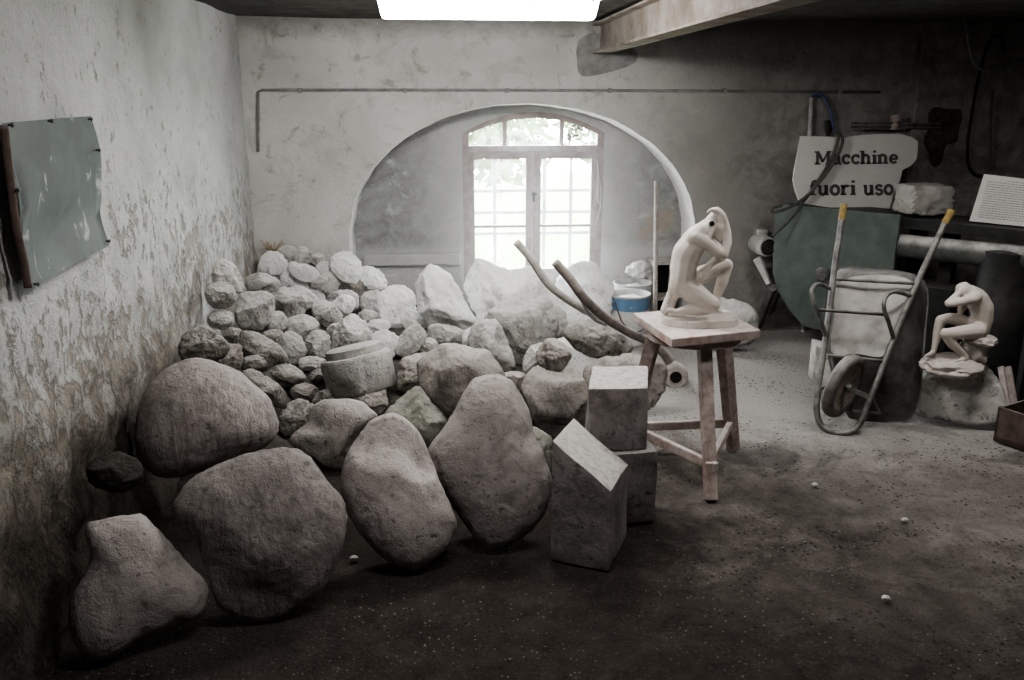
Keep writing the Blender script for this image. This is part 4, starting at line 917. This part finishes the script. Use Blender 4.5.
for x in (915, 948): 
    t = pm(x, 262, -.3); beam(bm, (t.x, t.y, 0), (t.x, t.y, 1.0), .09, .09, dm)
obj('support_post', bm, m_iron, mc)
bm = B(); t = pm(938, 283, -.22); h = t.z
box(bm, (t.x, t.y, h/2), (.34, .34, h), Matrix.Rotation(math.atan2(dm.y, dm.x), 4, 'Z'), .008); obj('gear_box', bm, m_black, mc)
bm = B(); t = pm(1004, 300, -.16); lathe(bm, (t.x, t.y, 0), (0,0,1), [(.2, 0), (.2, .62), (.185, .64), (.185, .93), (.1, .96)], 28); obj('drum', bm, m_black, mc, smooth=40)
bm = B(); a, b = pm(773, 288, .02), PZ(757, 329, 0); beam(bm, b, a, .05, .06, nm); beam(bm, b+Vector((.10,.12,0)), a+Vector((.1,.1,0)), .05, .06, nm); obj('strut', bm, m_tubes, mc)
# motor with spiral grille
mo = pm(765, 246, -.08)
bm = B(); mdir = (ray(763, 244).normalized()*-1+RT*.45).normalized(); mdir.z = 0; mdir.normalize()
lathe(bm, mo, mdir, [(.04, -.2), (.072, -.18), (.083, -.08), (.085, .02), (.075, .06)], 28); box(bm, mo-mdir*.1+Vector((0,0,.10)), (.09, .1, .05), bev=.01)
motor = obj('motor', bm, m_tin, mc, smooth=40); motor['label'] = 'dusty white electric motor'
bm = B()
lathe(bm, mo+mdir*.056, mdir, [(.066, 0), (.066, .006)], 24)
gr_ = obj('fan_grille', bm, m_cable_d, motor)
bm = B()
for r in (.018, .040, .063): lathe(bm, mo+mdir*.062, mdir, [(r-.0025, 0), (r-.0025, .006), (r+.0025, .006), (r+.0025, 0)], 24, False)
obj('grille_rings', bm, m_tubes, gr_)
bm = B(); beam(bm, pm(757, 258, -.04), pm(769, 284, -.04), .07, .03, nm, .006, .035); obj('motor_bracket', bm, m_tin, motor)
bm = B()
for k in range(5): lathe(bm, PY(828, 122+k*2.2, YB-.03), (0,0,1), [(.018, 0), (.028, .003), (.028, .008), (.018, .011)], 14)
tube(bm, [PY(828, 120, YB-.02), PY(828, 145, YB-.02)], .015, 8, 0); tag(obj('spring_coil', bm, m_iron), 'small dark coil spring behind the top of the sign', 'spring')
# sign
SGY = 6.38
so = [z7(*q) for q in [(217,272),(300,274),(380,276),(440,268),(510,265),(570,264),(612,274),(637,290),(636,320),(632,355),(618,372),(603,384),(580,393),(578,412),(572,434),(560,455),(548,475),(545,500),(536,528),(528,550),(400,538),(280,522),(215,512),(198,468),(190,430),(196,390),(205,345)]]
sg = empty('sign_board', PY(*z7(400, 540), SGY), 'torn white sign lettered Macchine fuori uso, standing on the machine', 'sign')
bm = B(); prism(bm, pixpoly(so, SGY), Vector((0, .02, 0)), .003); obj('sign_panel', bm, m_paper, sg)
# slab-serif letters drawn as strokes in units of the x-height
def arc(cx, cy, rx, ry, a0, a1, n=12): return [(cx+rx*math.cos(math.radians(a0+(a1-a0)*i/n)), cy+ry*math.sin(math.radians(a0+(a1-a0)*i/n))) for i in range(n+1)]
TK, TN = .26, .13
def ser(x, y, w=.5): return ('s', [(x-w/2, y), (x+w/2, y)], .13)
GL = {
 'M': (1.62, [('s', [(.25,0),(.25,1.4)], .22), ('s', [(1.32,0),(1.32,1.4)], TK), ('s', [(.25,1.4),(.78,.25)], TK), ('s', [(.78,.25),(1.32,1.4)], TN), ser(.25,.06,.55), ser(1.32,.06,.55), ser(.15,1.34,.4), ser(1.42,1.34,.4)]),
 'a': (1.0, [('s', [(.15,.78)]+arc(.45,.68,.3,.26,140,0)+[(.75,.1),(.85,.05),(.98,.08)], .22), ('s', arc(.42,.28,.28,.22,60,330)+[(.72,.3)], .2)]),
 'c': (.92, [('s', arc(.5,.5,.36,.43,35,325), .23), ('s', [(.76,.62),(.80,.9)], .12)]),
 'h': (1.12, [('s', [(.25,0),(.25,1.4)], TK), ('s', [(.25,.65)]+arc(.55,.66,.28,.28,150,0)+[(.83,0)], .23), ser(.25,.06), ser(.85,.06), ser(.15,1.34,.35)]),
 'i': (.56, [('s', [(.3,0),(.3,.95)], TK), ser(.3,.06), ser(.2,.9,.3), ('s', [(.3,1.2),(.3,1.43)], .24)]),
 'n': (1.12, [('s', [(.25,0),(.25,.95)], TK), ('s', [(.25,.65)]+arc(.55,.66,.28,.28,150,0)+[(.83,0)], .23), ser(.25,.06), ser(.85,.06), ser(.15,.9,.32)]),
 'e': (.95, [('s', [(.18,.5),(.82,.5)]+arc(.5,.5,.33,.42,5,320), .2)]),
 'f': (.72, [('s', [(.3,0),(.3,1.05)]+arc(.55,1.1,.25,.26,170,40), .24), ser(.3,.06,.55), ser(.35,.9,.6)]),
 'u': (1.12, [('s', [(.25,.95),(.25,.35)]+arc(.52,.32,.27,.27,180,350)+[(.82,.5)], .23), ('s', [(.83,.95),(.83,0)], TK), ser(.18,.9,.3), ser(.76,.9,.3), ser(.92,.06,.3)]),
 'o': (1.0, [('s', arc(.5,.48,.35,.43,0,360,20), .24)]),
 'r': (.86, [('s', [(.25,0),(.25,.95)], TK), ('s', [(.25,.6)]+arc(.55,.6,.27,.3,150,40), .2), ser(.27,.06,.55), ser(.15,.9,.32)]),
 's': (.86, [('s', arc(.44,.70,.26,.22,20,230)+arc(.44,.26,.28,.24,60,-160), .2), ('s', [(.68,.72),(.70,.93)], .1), ('s', [(.17,.24),(.15,.03)], .1)]),
 ' ': (.62, []),
}
def stroke(bm, pts, w, f):
    n = len(pts); L = []; R_ = []
    for i in range(n):
        a = pts[max(i-1, 0)]; b = pts[min(i+1, n-1)]; dx, dy = b[0]-a[0], b[1]-a[1]; l = math.hypot(dx, dy) or 1
        L.append(f(pts[i][0]-dy/l*w/2, pts[i][1]+dx/l*w/2)); R_.append(f(pts[i][0]+dy/l*w/2, pts[i][1]-dx/l*w/2))
    for i in range(n-1): bm.faces.new([bm.verts.new(q) for q in (L[i], L[i+1], R_[i+1], R_[i])])
def text(s, x0, x1, y0, y1, xh):
    tot = sum(GL[c][0] for c in s); k = (x1-x0)/tot; x = 0
    bm = B()
    for c in s:
        for _, pts, w in GL[c][1]:
            lay = [0]
            def f(a, b): 
                X = x0+(x+a)*k; Y = y0+(y1-y0)*(X-x0)/(x1-x0)-b*xh
                f.n += 1
                return PY(*z7(X, Y), SGY-.0035)
            f.n = 0
            stroke(bm, pts, w*1.3, f)
        x += GL[c][0]
    return bm
obj('lettering', text('Macchine', 268, 566, 373, 370, 33), m_ink, sg)
obj('lettering', text('fuori', 248, 415, 483, 482, 36), m_ink, sg)
obj('lettering', text('uso', 440, 550, 482, 481, 36), m_ink, sg)
for pts, lb, mt, Y in (([(340,262),(365,275),(362,310),(335,365),(290,430),(240,485),(180,525),(120,545),(115,530),(150,520)], 'dusty cable slung over the front of the sign, outer one', m_cable, SGY-.06), ([(330,258),(350,270),(345,310),(318,370),(275,440),(225,510),(170,580),(130,615),(118,630)], 'dusty cable slung over the front of the sign, running down to the motor', m_cable, SGY-.045)):
    pxtube('hanging_cable', [z7(*q) for q in pts], Y, .012, mt, lb, 'cable', group='cables over the sign')
# plastic-wrapped block
pb = PY(920, 198, 6.02); bm = B(); bmesh.ops.create_icosphere(bm, subdivisions=4, radius=1)
hw = (PY(943, 198, 6.02)-PY(899, 198, 6.02)).length/2; hh = (PY(920, 182, 6.02)-PY(920, 215, 6.02)).length/2*.92; pb = PL(921, 215, Am-nm*.2, nm); pb.z = 1.10+hh*1.02
for q in bm.verts:
    n = q.co.normalized(); m_ = max(abs(n.x), abs(n.y), abs(n.z)); s = (1/m_)**.75
    k = 1+.09*noise.noise(n*3)-.10*abs(noise.noise(n*5))-.06*abs(noise.noise(n*11)); q.co = pb+Vector((n.x*hw, n.y*.15, n.z*hh))*s*k
tag(obj('wrapped_bundle', bm, m_plastic, smooth=35), 'crumpled plastic-wrapped bundle beside the lettered sign', 'bundle')
# printed notice
nb = [pm(*q, -.12) for q in [(969,223),(984,174),(1034,180),(1034,232)]]
for q in (nb[0], nb[3]): q.z = 1.10
ps_ = empty('printed_notice', nb[0], 'white printed notice sheet leaning on the machine at the right edge', 'notice')
bm = B(); prism(bm, nb, -nm*.008); obj('notice_sheet', bm, m_paper, ps_)
bm = B(); rd = random.Random(3)
def nbp(u, v): a = nb[0]+(nb[3]-nb[0])*u; b = nb[1]+(nb[2]-nb[1])*u; return a+(b-a)*v+nm*.003
for r in range(17):
    v = .90-r*.05; u = .12 if r else .5
    end = .95
    while u < end:
        w = rd.uniform(.012, .05); q = [nbp(u, v), nbp(min(u+w, end), v), nbp(min(u+w, end), v+.018), nbp(u, v+.018)]
        bm.faces.new([bm.verts.new(c) for c in q]); u += w+.012
obj('printed_lines', bm, simple('faded_print', (.30,.295,.285), .9), ps_)
# right-hand bits and pieces
def board(pts, off, name, mat, label, cat, th=.03):
    bm = B(); prism(bm, [pm(x, y, off) for x, y in pts], -nm*th, .003); return tag(obj(name, bm, mat), label, cat)
R0 = PZ(1000, 436, 0)
bx_ = empty('steel_box', PZ(1010, 440, 0), 'rusty open steel box on the floor at the right edge', 'box')
a, b = PZ(993, 440, 0), PZ(1036, 455, 0); dd = (b-a).normalized(); nn = Vector((-dd.y, dd.x, 0)); L = .36; D = .26; hz = PY(992, 407, a.y).z
def wallbox(bm, p, q, h, z=0): d = (q-p).normalized(); n = Vector((-d.y, d.x, 0))*.014; prism(bm, [p+Vector((0,0,z)), q+Vector((0,0,z)), q+n+Vector((0,0,z)), p+n+Vector((0,0,z))], Vector((0,0,h)))
bm = B(); e = a+dd*L; g_ = e+nn*D; h_ = a+nn*D
for p, q in ((a, e), (e, g_), (g_, h_), (h_, a)): wallbox(bm, p, q, hz)
obj('box_wall', bm, m_rust, bx_); bm = B(); hexa(bm, [a, e, g_, h_], [q+Vector((0,0,.03)) for q in (a, e, g_, h_)]); obj('box_floor', bm, m_rust, bx_)
for xa_, lab in ((1001, 'short plank leaning at the right edge, left one of two'), (1008, 'short plank leaning at the right edge, right one of two')):
    p = PY(xa_+11, 408, 4.62); q = PY(xa_, 367, 4.85); p = p if p.z < .2 else p
    p = Vector((p.x, p.y, .0)); bm = B(); beam(bm, p, q, .035, .02, nm); tag(obj('wooden_plank', bm, m_wood), lab, 'plank', 'short planks at the right edge')
t = PZ(1034, 408, 0); bm = B(); box(bm, (t.x+.03, t.y+.06, .42), (.24, .05, .84), bev=.005); tag(obj('dark_board', bm, m_black), 'tall black board standing at the right edge behind the steel box', 'board')
# ------------------------------------------------------------------ wheelbarrow stood on end
YW = PZ(845, 436, 0).y; 
zw = lambda X, Y: (780+X/2.616, 190+Y/2.616)
def wp(X, Y, off=0):
    x, y = zw(X, Y); t = max(0, (640-Y)/600)
    # frame plane leans back and its right side is nearer
    return PY(x, y, YW+.02+.62*t-.16*((X-190)/200)+off)
wbz = empty('wheelbarrow', Vector((PZ(845, 436, 0).x, YW, 0)), 'dusty wheelbarrow stood on end against the machine, wheel at the bottom', 'wheelbarrow')
bm = B(); tube(bm, [wp(*q) for q in [(161,75),(152,140),(143,200),(135,270),(122,370),(110,450),(99,530),(96,580),(110,618),(150,637),(190,630),(212,605),(228,565),(258,490),(300,383),(330,310),(360,240),(395,165),(432,85)]], .0185, 10, 5); obj('tube_frame', bm, m_tubes, wbz, smooth=180)
for a, b in (((161,78),(167,38)), ((430,88),(449,54))):
    bm = B(); tube(bm, [wp(*a), wp(*b)], .0215, 12, 0); obj('grip', bm, m_yellow, wbz, smooth=40)
for a, b, r in (((148,233),(352,245),.010), ((125,432),(268,447),.010)):
    bm = B(); tube(bm, [wp(*a, -.01), wp(*b, -.01)], r, 8, 0); obj('cross_bar', bm, m_tubes, wbz, smooth=180)
bm = B(); tube(bm, [wp(95,313,-.12), wp(278,326,-.12)], .010, 8, 0); obj('leg_brace', bm, m_iron, wbz, smooth=180)
for pts in ([(132,258,0),(100,246,-.10),(84,262,-.14),(88,290,-.14),(104,335,-.09),(120,385,0)], [(344,278,0),(300,266,-.10),(276,280,-.14),(272,310,-.14),(284,345,-.09),(298,392,0)]):
    bm = B(); tube(bm, [wp(*q) for q in pts], .013, 10, 6); obj('leg', bm, m_tubes, wbz, smooth=180)
# tray: bottom near the frame, flaring away from the camera
def rr_loop(pts, n=4): return smooth_path(pts, n, True)
bo = rr_loop([wp(150,245,.03), wp(240,222,.05), wp(345,240,.03), wp(322,330,.03), wp(278,430,.03), wp(200,428,.03), wp(135,425,.03), wp(140,330,.03)])
mid = rr_loop([wp(140,225,.12), wp(240,212,.13), wp(362,232,.12), wp(356,350,.12), wp(330,520,.12), wp(260,545,.12), wp(150,500,.12), wp(130,330,.12)])
ri = rr_loop([wp(138,222,.22), wp(240,210,.22), wp(374,240,.22), wp(376,380,.22), wp(352,575,.24), wp(290,602,.22), wp(180,590,.22), wp(125,400,.25)])
ri2 = [q+(q-sum(ri, Vector())/len(ri)).normalized()*.012 for q in ri]
bm = B(); rings = [[bm.verts.new(q) for q in L_] for L_ in (bo, mid, ri, ri2)]; n_ = len(bo)
for A_, B_ in zip(rings, rings[1:]):
    for i in range(n_): bm.faces.new((A_[i], A_[(i+1) % n_], B_[(i+1) % n_], B_[i]))
obj('tray', bm, m_tray, wbz, smooth=60)
bm = B(); bm.faces.new([bm.verts.new(q+Vector((0,-.003,0))) for q in bo]); obj('tray_bottom', bm, m_trayb, wbz)
# wheel
wc = wp(166, 513, .0); wn = Vector((.60, -.78, -.18)).normalized(); wr = .20
bm = B(); lathe(bm, wc, wn, [(wr*.72, .026), (wr*.82, .036), (wr*.95, .03), (wr, .012), (wr, -.012), (wr*.95, -.03), (wr*.82, -.036), (wr*.72, -.026)], 40, False); wh = obj('wheel', bm, m_tyre, wbz, smooth=50); wh['label'] = 'dusty rubber tyred wheel'
bm = B(); lathe(bm, wc, wn, [(.02, .016), (wr*.45, .010), (wr*.6, .02), (wr*.75, .028), (wr*.75, -.028), (wr*.6, -.02), (.02, -.016)], 32); obj('wheel_rim', bm, m_rim, wh, smooth=40)
bm = B(); lathe(bm, wc, wn, [(.026, -.05), (.026, .05), (.012, .055)], 16); obj('wheel_hub', bm, m_tubes, wh, smooth=40)
for a, b in ((wc+wn*.05, wp(238,545)), (wc-wn*.05, wp(104,520))):
    bm = B(); beam(bm, a, b, .03, .012, wn, .002); obj('axle_bracket', bm, m_tubes, wbz)
bm = B(); beam(bm, wp(240,540), wp(262,585,.1), .012, .012); beam(bm, wp(262,585,.1), wp(190,578,.1), .012, .012); obj('front_stay', bm, m_tubes, wbz)
# pale block behind the wheelbarrow
a, b = PZ(812, 384, 0), PZ(832, 390, 0); h = PY(813, 346, a.y).z
block([a, b, b+Vector((.06,.2,0)), a+Vector((.06,.2,0))], [q+Vector((0,0,h)) for q in (a, b, b+Vector((.06,.2,0)), a+Vector((.06,.2,0)))], m_grey, 'pale stone block on the floor half hidden behind the wheelbarrow')
# ------------------------------------------------------------------ metal sheet on the left wall
shp = [(5,123),(50,119),(91,116),(95,135),(98,152),(103,200),(106,225),(108,245),(70,266),(32,288),(27,265),(20,240),(16,210),(12,185),(8,150)]
sh = empty('metal_sheet', PX(60, 288, XL+.03), 'grey-green metal sheet nailed to the left wall', 'sheet')
bm = B()
pts = [PX(x, y, XL+.04) for x, y in shp]
vs = [bm.verts.new(q) for q in pts]; bm.faces.new(vs)
bmesh.ops.triangulate(bm, faces=bm.faces[:]); bmesh.ops.subdivide_edges(bm, edges=bm.edges[:], cuts=5, use_grid_fill=True)
for q in bm.verts: q.co.x += .022*N(q.co.y, q.co.z, 0, 3.2)+.012*math.sin(q.co.z*16)*(1 if q.co.z < 1.5 else .3)
obj('sheet_panel', bm, m_sheet, sh, smooth=180)
bm = B(); tube(bm, [PX(x, y, XL+.045) for x, y in [(4,125),(8,160),(13,200),(18,235),(25,265),(28,288)]], .013, 8, 4, flat=.5); obj('rusty_edge_strip', bm, m_rust, sh, smooth=180)
for x, y in ((8,125),(48,121),(88,119),(106,241),(34,284),(14,190),(96,150)):
    bm = B(); lathe(bm, PX(x, y, XL+.05), (1,0,0), [(.004, 0), (.004, .012), (.009, .012), (.005, .017)], 8); obj('nail', bm, m_iron, sh)
# tuft of straw in the corner
bm = B(); b0 = PY(273, 252, YB-.06)
rd = random.Random(5)
for k in range(16): tube(bm, [b0, b0+Vector((rd.uniform(-.09,.09), rd.uniform(-.03,.02), rd.uniform(.02,.10)))], .004, 5, 0)
tag(obj('straw_tuft', bm, m_straw), 'small tuft of dry brown straw in the corner on top of the heap', 'straw')
# loose chips on the floor
for (x, y), lb in zip([(354,558),(886,598),(905,520),(815,485)], ['tiny pale chip on the floor below the flat oval boulder', 'tiny pale chip alone on the floor at the lower right', 'tiny pale chip on the floor right of the dark floor patch', 'tiny pale chip on the floor before the wheelbarrow']):
    c = PZ(x, y, .012); bm = B(); blob(bm, c, .018, (1,.8,.6), 2, x*.1, .3); tag(obj('stone_chip', bm, m_grey), lb, 'stone chip', 'loose stone chips')
# ------------------------------------------------------------------ added haze volume standing in for lens glow at the window
def haze_mat():
    m = bpy.data.materials.new('glow_scatter'); m.use_nodes = True; nt = m.node_tree; nt.nodes.clear(); g = G(nt)
    o = g.n('ShaderNodeOutputMaterial'); v = g.n('ShaderNodeVolumeScatter'); v.inputs['Anisotropy'].default_value = .55; v.inputs['Density'].default_value = .17
    g.l(v.outputs[0], o.inputs['Volume']); return m
bm = B(); bmesh.ops.create_icosphere(bm, subdivisions=3, radius=1)
for q in bm.verts: q.co = Vector((wcx+q.co.x*.92, min(NB-.02, 6.98+q.co.y*.42), max(.36, 1.05+q.co.z*.86)))
tag(obj('glow_haze', bm, haze_mat(), smooth=180), 'faint white haze added for the glow in front of the window', 'haze', kind='stuff')
# ------------------------------------------------------------------ light
w = bpy.data.worlds.new('world'); S.world = w; w.use_nodes = True; nt = w.node_tree; nt.nodes.clear(); g = G(nt)
o = g.n('ShaderNodeOutputWorld'); bg = g.n('ShaderNodeBackground'); sky = g.n('ShaderNodeTexSky'); sky.sky_type = 'HOSEK_WILKIE'; sky.turbidity = 8
sky.sun_direction = Vector((.3, -.4, .8)).normalized()
mx = g.mix(.85, sky.outputs[0], (.95,.98,1.0)); g.l(mx, bg.inputs[0]); bg.inputs[1].default_value = 46.0; g.l(bg.outputs[0], o.inputs[0])
def area(name, loc, target, sx, sy, power, col=(1,1,1), portal=False):
    l = bpy.data.lights.new(name, 'AREA'); l.shape = 'RECTANGLE'; l.size = sx; l.size_y = sy; l.energy = power; l.color = col
    o = bpy.data.objects.new(name, l); COL.objects.link(o); o.location = loc
    o.rotation_euler = (Vector(target)-Vector(loc)).to_track_quat('-Z', 'Y').to_euler()
    if portal: l.cycles.is_portal = True
    return o
area('window_portal', (wcx, NB+.33, (wz0+wtop)/2), (wcx, 0, (wz0+wtop)/2), wr and (wx(600)-wx(465)), wtop-wz0, 1, portal=True)
for i, (x, y, e) in enumerate([(.3, 2.6, 14), (.3, -.6, 4), (2.7, 3.9, 16)]): area('fill_light', (x, y, ZC-.06), (x, y, 0), 1.2, .14, e, (1,.97,.93))  # unseen fill lamps, added to brighten the room
S.view_settings.view_transform = 'AgX'
try: S.view_settings.look = 'AgX - Medium High Contrast'
except Exception: pass
S.view_settings.exposure = 0.85
for l in LOG:
    if abs(l[2]) > .12: print('ROCK', l)
